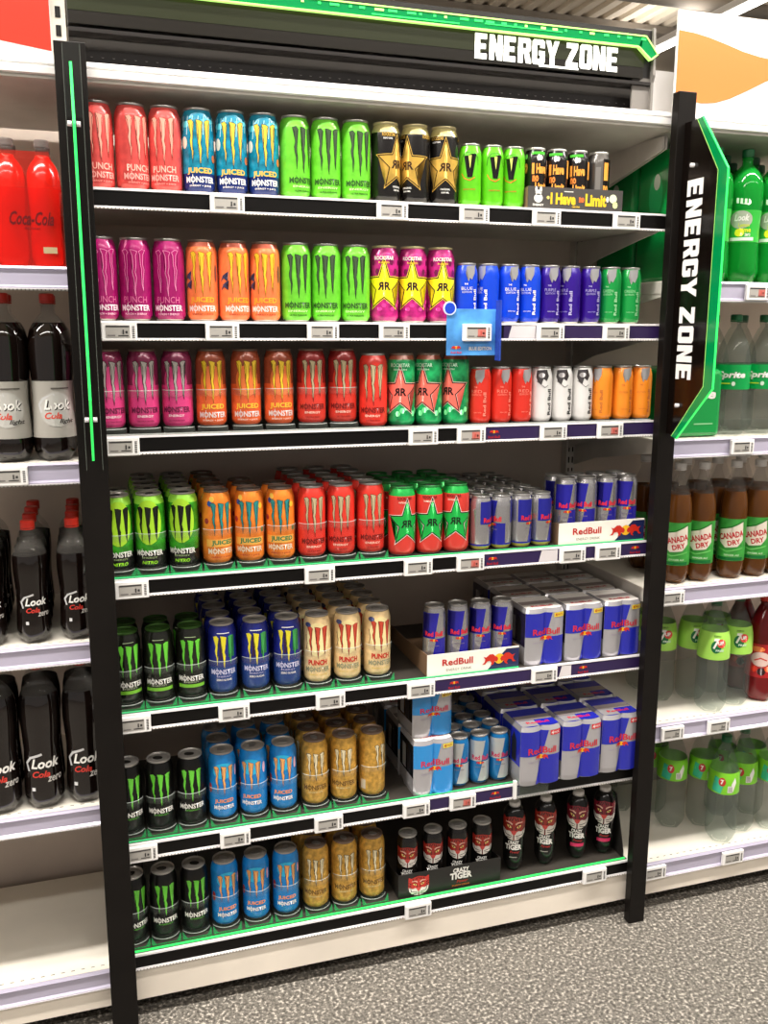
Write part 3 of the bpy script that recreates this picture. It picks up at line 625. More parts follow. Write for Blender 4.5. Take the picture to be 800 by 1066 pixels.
# ------------------------------------------------------------------ price tags
def tag_meshes(style):
    a = MB(); a.rbox(-.0355,.0355,-.012,-.0026,-.0195,.0195,M_WHITE,.002); frame = a.mesh('tag_frame')
    s = MB(); s.box(-.027,.021,-.0125,-.0118,-.0125,.0125,M_SCREEN); scr = s.mesh('tag_screen')
    t = Art(); t.rect(-.026,.020,.0085,.0115,M_TXT,1); t.text('1',.008,-.001,.003,.009,M_REDTXT if style else M_TXT,2,.02)
    t.rect(.012,.0165,-.004,.001,M_REDTXT if style else M_TXT,1); t.rect(-.002,.018,-.0095,-.0075,M_TXT,1); t.rect(-.024,-.008,-.0095,-.007,mat('pale_tag_ink',(110,106,104),.5),1)
    if style: t.rect(.0,.020,-.010,.0075,mat('red_tag_block',(196,110,100),.5),1)
    m = MB(); t.flat(m, lambda x, z, l: (x, -.0126-l, z)); ink_ = m.mesh('tag_print')
    c = MB()
    for i in range(7): c.box(.0255,.0305,-.0124,-.0119,-.013+i*.0036,-.011+i*.0036,M_TXT)
    return frame, scr, ink_, c.mesh('tag_code')
TM = [tag_meshes(0), tag_meshes(1)]
ORD = ['first','second','third','fourth','fifth','sixth','seventh','eighth','ninth','tenth']
def tags(xs, z, where, redset=()):
    for i, x in enumerate(xs):
        st = 1 if i in redset else 0; fr, sc, pr, co = TM[st]
        lab = 'electronic price tag%s, %s from left on %s' % (' with red price' if st else '', ORD[i], where)
        e = thing('price_tag', lab, 'price tag', (x, -.0035, z-.021), 0, 'electronic price tags')
        part('frame', fr, e); s = part('screen', sc, e); part('printed_price', pr, s); part('bar_code', co, e)
tags([.281,.64,.834,1.014,1.225], Z[1], 'the top rail')
tags([.053,.263,.482,.646,1.035,1.212], Z[2], 'the second rail')
tags([.047,.718,.838,1.053,1.209], Z[3], 'the third rail', (2,4))
tags([.052,.469,.709,.843,1.12,1.221], Z[4], 'the fourth rail', (3,))
tags([.043,.264,.492,.72,1.054], Z[5], 'the fifth rail')
tags([.044,.258,.485,.711,.836], Z[6], 'the sixth rail', (4,))
tags([.719,1.231], Z[7], 'the bottom rail')
tags([-.176], ZN[2]-.002, 'the cola bay second rail')
tags([1.614], ZN[1]-.004, 'the lime bottle rail at right', (0,))
tags([1.604], ZN[2]-.004, 'the second rail at right')
tags([1.422], ZN[3]-.004, 'the ginger ale bottle rail')
tags([1.45,1.599], ZN[4]-.004, 'the fourth rail at right')
tags([1.423,1.683], ZN[5]-.004, 'the base rail at right')
# purple rail strips with small bull emblems, printed paper strips clipped in the rail
def strip(x0, x1, z, where, emblem=True, white=None):
    s = thing('rail_strip', 'dark purple rail strip %s' % where, 'label strip', ((x0+x1)/2, -.0024, z), 0, 'purple rail strips'); W = (x1-x0)/2
    part('paper', MB().box(-W,W,-.001,-.0001,-.0345,-.005,M_PURP).mesh('paper'), s)
    A = Art()
    if emblem:
        bulls(A, emblem-(x0+x1)/2 if emblem is not True else 0, -.016, .012, 1); A.text('Red Bull', emblem-(x0+x1)/2 if emblem is not True else 0, -.0285, .03, .006, (190,40,50), 2, .02)
    if white: 
        a_, b_ = white[0]-(x0+x1)/2, white[1]-(x0+x1)/2; A.poly([(a_,-.034),(b_,-.034),(b_,-.0055),(a_+.008,-.0055)], (226,220,222), 1)
    if A.items:
        m = MB(); A.flat(m, lambda x, z_, l: (x, -.0011-l, z_)); part('print', m.mesh('print'), s)
strip(.918,1.34,Z[2],'on the second rail below the blue cans',False,(.93,1.0))
strip(.878,1.34,Z[3],'on the third rail below the white and orange cans',.90); strip_x = 1
strip(.884,1.18,Z[4],'on the fourth rail below the small silver cans',.905,(1.03,1.082)); strip(1.181,1.34,Z[4],'on the fourth rail at its right end',1.305)
strip(.76,1.10,Z[5],'on the fifth rail below the slim can carton',.81); strip(1.101,1.34,Z[5],'on the fifth rail below the multipacks',1.17,(1.10,1.135))
strip(.748,1.0,Z[6],'on the sixth rail below the small light blue cans',.93)

# promo card on second rail
P = thing('promo_card', 'blue promotional card clipped over the second rail with a round badge', 'sign', (.838,-.004,1.552))
m = MB(); m.rbox(-.066,.056,-.006,-.004,0,.105,mat('blue_promo_card',(80,150,225),.25,noise=.5,nscale=12),.0008); part('card', m.mesh('card'), P)
A = Art(); bulls(A,-.042,.018,.012,1); A.text('Red Bull',-.042,.007,.026,.005,(205,50,70),2,.02); A.text('BLUE EDITION',.018,.016,.056,.008,WHT,2,.02)
m = MB(); A.flat(m, lambda x,z,l: (x,-.0062-l,z)); part('print', m.mesh('pr'), P)
m = MB(); m.lathe([(.0001,-.0095),(.0155,-.0095),(.0155,-.0065),(.0001,-.0065)], 24, mat('badge_white',(210,225,250),.3), smooth=False)
m.lathe([(.0001,-.0100),(.0125,-.0100),(.0125,-.0095)], 24, ink((30,70,200)), smooth=False); m.v = [(x-.060, z, -y+.106) for x,y,z in m.v]
part('badge', m.mesh('badge'), P)
part('clear_side_fin', MB().rbox(.056,.060,-.030,-.003,-.012,.125,mat('blue_tinted_fin',(60,90,190),.15,alpha=.6,tint=(120,150,240)),.001).mesh('fin'), P)
fr, sc, pr, co = TM[1]
e = thing('price_tag', 'white electronic price tag with red price, on the blue promotional card', 'price tag', (.845,-.0102+.0026,1.604), 0, 'electronic price tags')
part('frame', fr, e); s = part('screen', sc, e); part('printed_price', pr, s); part('bar_code', co, e)

# green edge-lit strip on the lower shelves
for k, mm in ((3, M_EDGE), (4, M_LEDD), (5, M_LEDD), (6, M_LEDD), (7, M_LED)):
    m = MB(); x1 = {5: .99, 6: .995}.get(k, 1.335); m.box(.008, x1, .006, .0088, .0003, .0028 if k < 7 else .004, mm)
    o = m.build('edge_light_strip', None, (0,0,Z[k])); tag(o, '%s light strip along the front of the %s' % ('clear' if k == 3 else 'bright green' if k == 7 else 'pale green', NAME[k]), 'light strip')

# ------------------------------------------------------------------ cans on the shelves
POS = {3: ['leftmost','middle','rightmost'], 2: ['left','right'], 4: ['leftmost','second','third','rightmost'], 1: ['only']}
DEPTH = ['front','second row','third row','fourth row','fifth row','sixth row','seventh row']
def run(k, row, xs, offs, y=.048, lift=0, deep=None, dk=None, ordinal=None):
    r = KINDS[k][1]; n = len(xs); desc = KINDS[k][3]
    for i, x in enumerate(xs):
        d = deep[i] if deep else 1
        for j in range(d):
            yy = y + j*(2*r+.0015)
            if yy+r > YB-.01: break
            pos = '' if n == 1 else ', %s of %s' % ((POS[n][i]), {2:'two',3:'three',4:'four'}[n])
            lab = '%s, %s%s%s' % (desc, NAME[row], pos, '' if j == 0 else ', %s' % DEPTH[j])
            put_can(k, x, yy, Z[row]+lift+.0002, offs[i] if j == 0 else random.uniform(-.6,.6), lab, '%ss on the %s' % (desc, NAME[row]))
R1 = .046
run('coral',1,[.030,.098,.165],[.2,.4,-.1],R1); run('teal',1,[.232,.301,.369],[.1,.1,.12],R1); run('lime',1,[.437,.505,.573],[.55,.2,.3],R1)
run('goldstar',1,[.642,.711,.780],[.75,-.5,.15],R1)
run('vgreen',1,[.841,.896,.950],[0,.3,-.2],.038)
run('nolimit',1,[1.007,1.063,1.118],[.3,-.1,-.1],.042,.002); run('nolimit_turned',1,[1.174],[0],.042,.002)
run('magenta',2,[.025,.093,.162],[.2,-.05,-.1],R1); run('orange',2,[.231,.299,.367],[0,.35,0],R1); run('lime',2,[.436,.504,.572],[.15,-.05,0],R1)
run('pinkstar',2,[.640,.708,.776],[0,0,.2],R1)
run('blue',2,[.838,.893,.947,1.001],[.1,-.8,.2,-.3],.038); run('violet',2,[1.054,1.109,1.164],[.1,-.6,.1],.038); run('green',2,[1.220,1.275],[-.2,.0],.038)
L = .0105; YP = .057
run('rosa',3,[.027,.099,.171],[.3,.1,-.1],YP,L); run('orange_shaded',3,[.244,.321,.395],[.1,.1,.2],YP,L); run('red_shaded',3,[.470,.543],[.1,.1],YP,L)
run('red',3,[.614],[0],R1); run('greenstar',3,[.682,.750,.818],[-.05,-.4,-.5],R1)
run('redsmall',3,[.879,.933,.987],[-.3,.2,.3],.038); run('whitesmall',3,[1.041,1.097,1.153],[.35,.3,.35],.038); run('orangesmall',3,[1.210,1.267,1.322],[-.7,.2,.1],.038)
run('nitro',4,[.030,.100,.173],[.1,-.1,-.15],YP,L,[2,5,5]); run('khaotic',4,[.247,.321,.393],[.3,0,0],YP,L,[5,3,2]); run('red',4,[.467,.538,.611],[.2,0,.2],YP,L,[5,5,5])
run('melonstar',4,[.686,.756,.825],[.4,.25,.05],R1,0,[4,4,4])
run('silversmall',4,[.889,.944,.999,1.054],[.93,-.72,.8,.8],.040,0,[7,7,7,7])
run('sleekblue',4,[1.127,1.186,1.245,1.304],[.3,-.2,.2,.2],.052,.010,[2,2,2,2])
run('blackband',5,[.034,.106,.178],[.2,0,0],YP,L,[2,2,2]); run('bluemulti',5,[.250,.327,.403],[.1,.1,.1],YP,L,[5,5,5]); run('cream',5,[.477,.552,.628],[.05,.1,.3],YP,L,[5,5,5])
run('sleekblue',5,[.776,.838,.900,.960],[0,.25,.1,.1],.052,.016)
run('black',6,[.023,.095,.167],[.2,.05,.05],YP,L); run('sky',6,[.241,.315,.389],[.1,-.15,-.05],YP,L,[3,3,3]); run('gold',6,[.467,.541],[.1,.0],YP,L,[4,4]); run('goldturned',6,[.615],[0],YP,L)
for j in range(3): put_can('gold', .615, YP+(j+1)*.0675, Z[6]+L+.0002, .3*j-.2, 'gold can behind the sideways turned gold can, sixth shelf, %s' % DEPTH[j+1], 'gold cans behind the turned gold can')
run('skysmall',6,[.8465,.903,.959],[.1,.2,.2],.046,0,[5,5,5])
run('black',7,[.020,.092,.165],[.3,.1,.15],YP,L); run('sky',7,[.238,.315,.390],[.2,0,.1],YP,L); run('gold',7,[.467,.541,.615],[.0,.2,.25],YP,L,[3,3,3])
run('tigercan',7,[.714,.784,.854,.924],[0,.05,.05,.1],.060,.003)

# dispenser lanes round the front cans
def lane_meshes():
    R = .0352; f = MB()
    f.lathe([(R,.010),(R,.078)], 16, M_CLEAR, 0, 0, -1.15, 1.15)
    f.lathe([(R+.0004,.078),(R+.0012,.080),(R+.0012,.090),(R+.0004,.092)], 16, M_CLEARB, 0, 0, -1.15, 1.15)
    f.lathe([(R+.0006,.0912),(R+.0014,.0925),(R+.0002,.0928)], 16, M_EDGE, 0, 0, -1.15, 1.15)
    f.lathe([(R+.0006,.0102),(R+.0012,.0115),(R+.0002,.0125)], 16, M_EDGE, 0, 0, -1.15, 1.15)
    lo = MB(); lo.lathe([(R-.008,.0002),(R-.003,.004),(R,.0102)], 16, M_CLEARB, 0, 0, -1.15, 1.15)
    fl = MB(); fl.box(-.033,.033,-.020,.35,.0002,.0100,mat('smoky_lane_floor',(52,56,52),.3))
    fn = MB()
    for q in (-1, 1): fn.add([(q*.0345,-.036,.0002),(q*.0225,-.036,.0002),(q*.0345,-.030,.018)], [(0,1,2)], M_GEDGE)  # green glints between the cans, put in as small coloured wedges
    fn.box(-.033,.033,-.0375,-.0355,.0002,.002,M_GEDGE)
    return f.mesh('lane_front'), lo.mesh('lane_lip'), fl.mesh('lane_floor'), fn.mesh('lane_glint')
LM = lane_meshes()
LANES = {3: [.027,.099,.171,.244,.321,.395,.470,.543], 4: [.030,.100,.173,.247,.321,.393,.467,.538,.611], 5: [.034,.106,.178,.250,.327,.403,.477,.552,.628],
         6: [.023,.095,.167,.241,.315,.389,.467,.541,.615], 7: [.020,.092,.165,.238,.315,.390,.467,.541,.615]}
for k, xs in LANES.items():
    for i, x in enumerate(xs):
        e = thing('can_dispenser', 'clear plastic can dispenser on the %s, %s from left' % (NAME[k], ORD[i]), 'dispenser', (x, YP, Z[k]), 0, 'clear can dispensers')
        part('front_guard', LM[0], e); part('front_lip', LM[1], e); part('floor_plate', LM[2], e)
        if k > 3: part('glint_foot', LM[3], e)

# ------------------------------------------------------------------ cartons
def tray(label, x0, x1, y0, y1, z, h, m_out, art, m_in=None, t=.002, bz=.0015):
    e = thing('carton_tray', label, 'carton', ((x0+x1)/2, (y0+y1)/2, z)); W, D = (x1-x0)/2, (y1-y0)/2; mi = m_in or mat('brown_cardboard',(120,92,66),.8)
    part('base', MB().box(-W+t,W-t,-D+t,D-t,.0003,bz,mi).mesh('tb'), e)
    m = MB(); m.box(-W,W,-D,-D+t,.0003,h,m_out); art.flat(m, lambda x, zz, l: (x, -D-l-.0002, zz), gap=.0002); part('front_panel', m.mesh('tf'), e)
    for s in (-1, 1):
        m = MB(); a_, b_ = (-W, -W+t) if s < 0 else (W-t, W)
        m.prism([(-D+t,.0003),(D,.0003),(D,h*.8),(D*.2,h*.8),(-D+t,h)], 'x', a_, b_, mi); part('side_panel', m.mesh('ts'), e)
    return e
A = Art(); A.text('I Have',-.034,.0245,.066,.026,(236,196,50),3,.05); A.text('no',.014,.024,.014,.012,(240,120,60),3,.05); A.text('Limit',.052,.0245,.056,.028,(236,196,50),3,.05)
A.ell(-.098,.024,.011,.010,WHT,2); A.ell(-.098,.036,.008,.006,WHT,2); A.ell(-.104,.043,.003,.007,WHT,2,8); A.ell(-.092,.043,.003,.007,WHT,2,8); A.text('ENERGY',-.098,.009,.028,.005,WHT,3,.03)
A.ell(.098,.030,.010,.010,(230,240,200),2); A.ell(.104,.016,.007,.008,(220,240,160),2,8); A.ell(-.073,.026,.004,.004,(240,220,120),3,6); A.ell(.083,.028,.004,.007,WHT,3,6); A.text('ENERGY DRINK',0,.008,.02,.004,(236,196,50),3); A.rect(-.032,-.008,.040,.042,WHT,3)
tray('dark grey carton tray with yellow comic lettering on the top shelf', .974, 1.222, .006, .125, Z[1], .0495, mat('charcoal_card',(58,54,52),.6), A)
def rbtray(W):
    A = Art(); A.poly([(W*.30,.001),(W,.001),(W,.052),(W*.72,.052)], (34,40,84), 1); A.text('RedBull',-W*.35,.033,W*.66,.017,(200,40,36),3,.02); A.text('ENERGY DRINK',-W*.32,.013,W*.55,.0065,(120,104,100),3,-.005); bulls(A, W*.56, .028, W*.36, 3); return A
tray('white and navy carton tray of slim cans on the fourth shelf at right', 1.092, 1.338, .012, .146, Z[4]+.0002, .056, mat('white_card',(236,230,220),.5), rbtray(.123))
tray('white and navy carton tray of slim cans on the fifth shelf', .744, .992, .012, .30, Z[5]+.0002, .056, mat('white_card'), rbtray(.124))
A = Art(); tiger(A, -.088, .028, .046, 1, (196,52,42)); A.text('CRAZY',.03,.052,.045,.013,WHT,3,.04); A.text('TIGER',.03,.036,.062,.019,WHT,3,.04); A.text('Power',.034,.020,.032,.008,(206,60,44),3,0,.3); A.text('ENERGY DRINK',.03,.009,.05,.005,(200,90,50),3)
tray('black carton tray with tiger head on the bottom shelf', .675, .962, .018, .12, Z[7]+.0002, .066, mat('black_card',(26,23,21),.5), A, mat('black_card'))

# multipacks of four small cans
def pack_mesh(cA, cB, top, txtc, tagc, tagn, sidec, W=.0535, D=.0535, Hh=.138):
    m = MB(); n = 10; F = []
    def fy(x): return -D+.003-.009*abs(math.sin(x/W*PI))**.7          # two soft can bulges on the front
    xs = [-W+2*W*i/(2*n) for i in range(2*n+1)]
    fr = [(x, fy(x)) for x in xs]; loop = fr+[(W, D), (-W, D)]
    N = len(loop); zs = [0.0004, .012, Hh-.010, Hh]
    vs = []
    for q, z in enumerate(zs):
        s = (.965,1,1,.93)[q]
        vs += [(x*s, y*s, z) for x, y in loop]
    fs = []
    for q in range(3):
        for i in range(N): fs.append((q*N+i, q*N+(i+1)%N, (q+1)*N+(i+1)%N, (q+1)*N+i))
    m.add(vs, fs, cB); m.add([vs[3*N+i] for i in range(N)], [tuple(range(N))], top); m.add([vs[i] for i in range(N)], [tuple(range(N))[::-1]], cB)
    A = Art(); zm = .070
    A.poly([(-W,zm),(.004,zm),(.018,Hh-.0102),(-W,Hh-.0102)], cA, 1); A.poly([(-.012,.002),(W,.002),(W,zm),(.004,zm)], cA, 1)
    A.text('RedBull',.002,.082,.076,.015,txtc,4,.02); bulls(A,.002,.066,.017,3)
    A.text('ENERGY DRINK',-.02,.056,.03,.003,(140,130,150),3)
    A.rect(W*.42,W*.97,Hh-.022,Hh-.011,tagc,3); A.text('4',W*.52,Hh-.0165,.006,.008,(180,40,30) if tagn else WHT,4,.02); A.text('PACK',W*.75,Hh-.0165,.016,.005,(180,40,30) if tagn else WHT,4,.01)
    for vs_, fs_, col, layer in A.items:      # follow the bulged front
        bm = bmesh.new(); bv = [bm.verts.new((x,0,z)) for x, z in vs_]
        for f in fs_:
            try: bm.faces.new([bv[i] for i in f])
            except ValueError: pass
        for i in range(1, 2*n): bmesh.ops.bisect_plane(bm, geom=bm.verts[:]+bm.edges[:]+bm.faces[:], plane_co=(-W+2*W*i/(2*n),0,0), plane_no=(1,0,0))
        bm.verts.index_update(); m.add([(v.co.x, fy(max(-W,min(W,v.co.x)))-.0002*layer-.0003, v.co.z) for v in bm.verts], [[v.index for v in f.verts] for f in bm.faces], col if not isinstance(col, tuple) else ink(col)); bm.free()
    # left side: blue upper wedge and a window showing a can
    B = Art(); B.poly([(-D*.95,.045),(D*.95,.045),(D*.95,Hh-.012),(-D*.95,Hh-.012)], sidec, 1); B.poly([(-.030,.050),(-.006,.05),(-.004,.10),(-.016,.118),(-.030,.10)], mat('pack_window',(26,24,28),.4), 2); B.rect(.005,.03,.05,.11,cB,2)
    B.flat(m, lambda x, z, l: (-W-l-.0003, x, z)); B.flat(m, lambda x, z, l: (W+l+.0003, -x, z))
    T = Art(); T.poly([(-W*.9,-D*.3),(W*.9,-D*.3),(W*.9,D*.2),(-W*.9,D*.2)], (150,140,140), 1); T.text('RedBull',0,-D*.6,.06,.012,txtc,2,.02)
    T.rect(-W*.92,-.004,-D*.95,-D*.32,cB,1) if tagn == 0 else None; T.rect(-.004,W*.92,-D*.95,-D*.32,cA,1) if tagn == 0 else None
    T.flat(m, lambda x, z, l: (x, z, Hh+l+.0002))
    return m.mesh('pack')
BL = mat('pack_blue_film',(34,40,166),.22,.1,coat=.4); SV = mat('pack_silver_film',(186,184,188),.24,.5,coat=.3); SKB = mat('pack_skyblue_film',(44,140,210),.22,.1,coat=.4)
PM1 = pack_mesh(BL, SV, mat('pack_white_top',(214,209,204),.35), (205,40,60), (236,206,60), 1, (40,34,60))
PM2 = pack_mesh(BL, SV, mat('pack_blue_top',(40,44,140),.25,coat=.3), (205,40,60), (214,50,60), 0, BL)
PM3 = pack_mesh(SKB, SV, mat('pack_white_top'), (200,44,80), (230,210,80), 1, (20,24,30))
def scaled(me, a, b, c):
    me = me.copy(); me.transform(Matrix.Diagonal((a, b, c, 1))); return me
PM2 = scaled(PM2, 1.05, 1.05, 1.17); PM1 = scaled(PM1, 1, 1, 1.08); PM3T = scaled(PM3, 1, 1, .885); PM3 = scaled(PM3, 1, 1, 1.07)
def pack(me, x, y, z, rz, label, group):
    e = thing('can_multipack', label, 'multipack', (x,y,z), rz, group); part('printed_wrap', me, e); return e
for i, x in enumerate((1.062,1.176,1.289)):
    for j in range(3): pack(PM1, x, .064+j*.116, Z[5], 0, 'blue multipack with white top and yellow corner, fifth shelf, %s column, %s' % (POS[3][i], DEPTH[j]), 'white topped multipacks on the fifth shelf')
for i, x in enumerate((1.047,1.167,1.286)):
    for j in range(3): pack(PM2, x, .036+j*.124+(.004 if i == 2 else 0), Z[6], 0, 'blue multipack with blue top and red corner, sixth shelf, %s column, %s' % (POS[3][i], DEPTH[j]), 'blue topped multipacks on the sixth shelf')
pack(PM3, .765, .066, Z[6], 0, 'light blue and silver multipack at the front of the sixth shelf', 'light blue multipacks')
pack(PM3T, .766, .088, Z[6]+.1482, .04, 'light blue and silver multipack stacked on top of the front one', 'light blue multipacks')
for j in (1, 2): pack(PM3, .765, .064+j*.121, Z[6], 0, 'light blue multipack on the sixth shelf, %s behind the front one' % ('first','second')[j-1], 'light blue multipacks')
h_ = thing('tag_holder', 'clear plastic price holder below the blue multipacks on the sixth rail', 'price holder', (1.03,-.012,Z[6]-.036))
part('cover', MB().rbox(-.048,.048,-.003,0,0,.032,M_CLEARB,.0008).mesh('cov'), h_); part('clip', MB().box(-.052,-.044,-.003,.006,0,.05,M_WHITE).mesh('clip'), h_)

# black wedge-shaped side board at the right end of bottom shelf
tag(MB().prism([(.012,0),(.012,.02),(.06,.17),(.40,.17),(.40,0)], 'x', 1.331, 1.334, mat('black_card')).build('side_divider', None, (0,0,Z[7]+.0002)), 'black divider board beside the tiger bottles at the right end', 'divider')

# ------------------------------------------------------------------ bottles
def interp(prof):
    def f(z):
        for (r0,z0), (r1,z1) in zip(prof, prof[1:]):
            if z0 <= z <= z1 and z1 > z0: return r0+(r1-r0)*(z-z0)/(z1-z0)
        return prof[-1][0]
    return f
BK = {}
def bottle_kind(name, desc, prof, bodyf, cap, label=None, art=None, petal=True, capr=.0145, caph=.014, seg=28, cat=None):
    h = prof[-1][1]; mb = MB()
    def mod(a, z):
        if petal and z < .028: return 1-.16*(1-z/.028)*abs(math.cos(2.5*a))
        return 1
    mb.lathe(prof, seg, bodyf, mod=mod); mb.disc(prof[0][0]*.8, prof[0][1]+.002, bodyf(0.01), seg, False)
    rf = interp(prof)
    if art and not label: art.lay(mb, rf, zslice=True)
    body = mb.mesh(name+'_body')
    cm_ = MB(); cm_.lathe([(capr,h-.001),(capr,h+caph-.002),(capr-.002,h+caph)], 20, cap, smooth=False, mod=lambda a, z: 1+.02*math.cos(20*a)); cm_.disc(capr-.002, h+caph, cap, 20)
    if capr < .02: cm_.lathe([(capr+.0005,h-.005),(capr+.0005,h-.002)], 20, cap)
    cp = cm_.mesh(name+'_cap'); lb = None
    if label:
        z0, z1, lm = label; L_ = MB(); N = 6
        L_.lathe([(rf(z0+(z1-z0)*i/N)+.0005, z0+(z1-z0)*i/N) for i in range(N+1)], seg, lm)
        if art: art.lay(L_, lambda z: rf(min(max(z,z0),z1))+.0005)
        lb = L_.mesh(name+'_label')
    BK[name] = (body, cp, lb, desc, prof)
def put_bottle(k, x, y, z, o, label, group):
    b, c, l, d, _ = BK[k]
    e = thing('drink_bottle', label, 'bottle', (x,y,z), face_rot(x,y,o), group); part('bottle_body', b, e); part('cap', c, e)
    if l: part('label', l, e)
    return e
COLA = mat('cola_in_bottle',(16,9,7),.07,coat=.5); SODA = mat('clear_soda_bottle',(120,126,122),.05,alpha=.17,tint=(246,249,247)); NECK = mat('clear_bottle_neck',(140,136,130),.05,alpha=.14)
GREENB = mat('green_soda_bottle',(20,150,50),.07,alpha=.62,tint=(120,230,130)); BROWN = mat('ginger_ale_liquid',(92,54,20),.08,alpha=.8,tint=(200,140,60)); REDL = mat('red_syrup',(110,14,20),.1,alpha=.85,tint=(200,60,60))
GREENC = mat('green_cap',(10,90,48),.35); REDC = mat('red_cap',(206,44,28),.35); WHC = mat('white_cap',(225,222,218),.35)
def std(r, h, neck=.0125, sh=.62):
    return [(r*.55,.001),(r*.8,.003),(r*.97,.016),(r,.03),(r,h*.15),(r*.985,h*.3),(r,h*.5),(r,h*sh),(r*.96,h*(sh+.07)),(r*.82,h*(sh+.16)),(r*.6,h*(sh+.24)),(r*.40,h*(sh+.30)),(neck,h*.945),(neck,h*.965),(neck+.0025,h*.97),(neck,h*.976),(neck,h)]
def waist(r, h):
    return [(r*.55,.001),(r*.8,.003),(r*.98,.018),(r,.03),(r*.98,h*.18),(r*.93,h*.3),(r*.9,h*.4),(r*.93,h*.5),(r,h*.62),(r,h*.72),(r*.97,h*.77),(r*.88,h*.82),(r*.70,h*.865),(r*.48,h*.90),(.0135,h*.925),(.0125,h*.95),(.0125,h*.965),(.015,h*.97),(.0125,h*.976),(.0125,h)]
def look(sz, z, c2, sub_, subc):
    s = sz; A = Art()
    A.line([(-.026*s,z-.004*s),(-.03*s,z+.008*s),(-.022*s,z+.018*s),(-.004*s,z+.024*s)],.004*s,(200,200,200),3)
    A.text('Look',.0035*s,z+.0068*s,.046*s,.017*s,(24,22,22),4,.05,.25)
    A.text('Look',.002*s,z+.008*s,.046*s,.017*s,WHT,5,.03,.25); A.text('Cola',-.006*s,z-.010*s,.028*s,.011*s,c2,5,.03,.3); A.text(sub_,.016*s,z-.020*s,.026*s,.009*s,subc,5,.02,.3); return A
# left bay
bottle_kind('lookzero','black cola bottle with zero lettering',waist(.036,.252),lambda z: COLA if z < .2 else NECK,REDC,None,look(1.0,.086,(206,60,50),'zero',(200,196,190)).rect(-.022,-.016,.045,.052,(220,220,220),4))
bottle_kind('lookzerobig','large black cola bottle with zero lettering',waist(.043,.325),lambda z: COLA if z < .27 else NECK,REDC,None,look(1.35,.100,(206,60,50),'zero',(200,196,190)).rect(-.030,-.022,.048,.056,(220,220,220),4))
bottle_kind('looklight','large cola bottle with grey light label',waist(.0435,.328),lambda z: COLA if z < .285 else NECK,REDC,(.050,.166,mat('grey_label',(166,162,154),.35,.15)),look(1.25,.108,(214,80,66),'light',(60,56,54)).ell(0,.108,.036,.036,(190,188,182),1).rect(-.010,.03,.150,.1525,(90,84,80),3))
for i, x in enumerate((-.261,-.173,-.085)):
    for j in range(2): put_bottle('looklight', x, .055+j*.09, ZN[2], -.1 if i == 1 else .15, 'large cola bottle with grey light label, %s of three on the second shelf%s' % (POS[3][i], '' if j == 0 else ', behind'), 'light cola bottles')
for i, x in enumerate((-.243,-.153,-.064)):
    for j in range(4): put_bottle('lookzero', x, .05+j*.08, ZN[3], .15, 'small black zero cola bottle, %s column, third shelf at left, %s' % (POS[3][i], DEPTH[j]), 'small zero cola bottles')
for i, x in enumerate((-.246,-.156,-.066)):
    for j in range(2): put_bottle('lookzerobig', x, .055+j*.09, ZN[4], .05, 'large black zero cola bottle, %s column, fourth shelf at left, %s' % (POS[3][i], DEPTH[j]), 'large zero cola bottles')
# red shrink-wrapped pack
M_RED = mat('red_cola_film',(214,32,20),.2,coat=.5,noise=.12,nscale=14); pk = thing('bottle_pack','shrink-wrapped pack of red cola bottles on the top shelf at left','bottle pack',(-.109,.045,ZN[1]))
prf = waist(.0325,.232); bmr = MB(); bmr.lathe(prf, 26, lambda z: M_RED if z < .214 else mat('clear_bottle_neck')); rb_mesh = bmr.mesh('cokebody')
cc = MB(); cc.lathe([(.0145,.231),(.0145,.243),(.0125,.245)], 18, mat('clear_grey_cap',(120,110,106),.15,alpha=.7), smooth=False); cc.disc(.0125,.245,mat('clear_grey_cap'),18); ccm = cc.mesh('cokecap')
for x in (-.099,-.033,.033):
    for y in (0,.067):
        b_ = part('bottle', rb_mesh, pk, (x,y,0)); part('cap', ccm, b_)
m = MB(); A = Art(); m.prism([(-.131,-.02),(-.128,-.034),(-.10,-.0375),(.035,-.0375),(.062,-.034),(.066,-.02),(.066,.087),(.05,.1035),(-.11,.1035),(-.131,.087)], 'z', .002, .150, mat('red_film_wrap',(216,32,22),.15,coat=.5,alpha=.45,tint=(255,150,130)), caps=False)
m.add([(-.131,-.02,.150),(-.10,-.0375,.150),(.035,-.0375,.150),(.066,-.02,.150),(.066,.087,.150),(-.131,.087,.150),(-.112,-.012,.222),(.046,-.012,.222),(.046,.079,.222),(-.112,.079,.222)],[(0,1,6),(1,2,7,6),(2,3,7),(3,4,8,7),(4,5,9,8),(5,0,6,9),(6,7,8,9)], mat('red_tinted_film',(210,60,50),.08,alpha=.22,tint=(255,190,180)))
A.text('Coca-Cola',.008,.092,.082,.026,(96,12,14),1,.02,.35); A.text('ZERO SUGAR',.008,.073,.03,.004,(120,16,16),1); A.rect(.026,.052,.026,.038,(190,170,130),1)
A.flat(m, lambda x, z, l: (x, -.0378-l, z)); part('shrink_film', m.mesh('film'), pk)

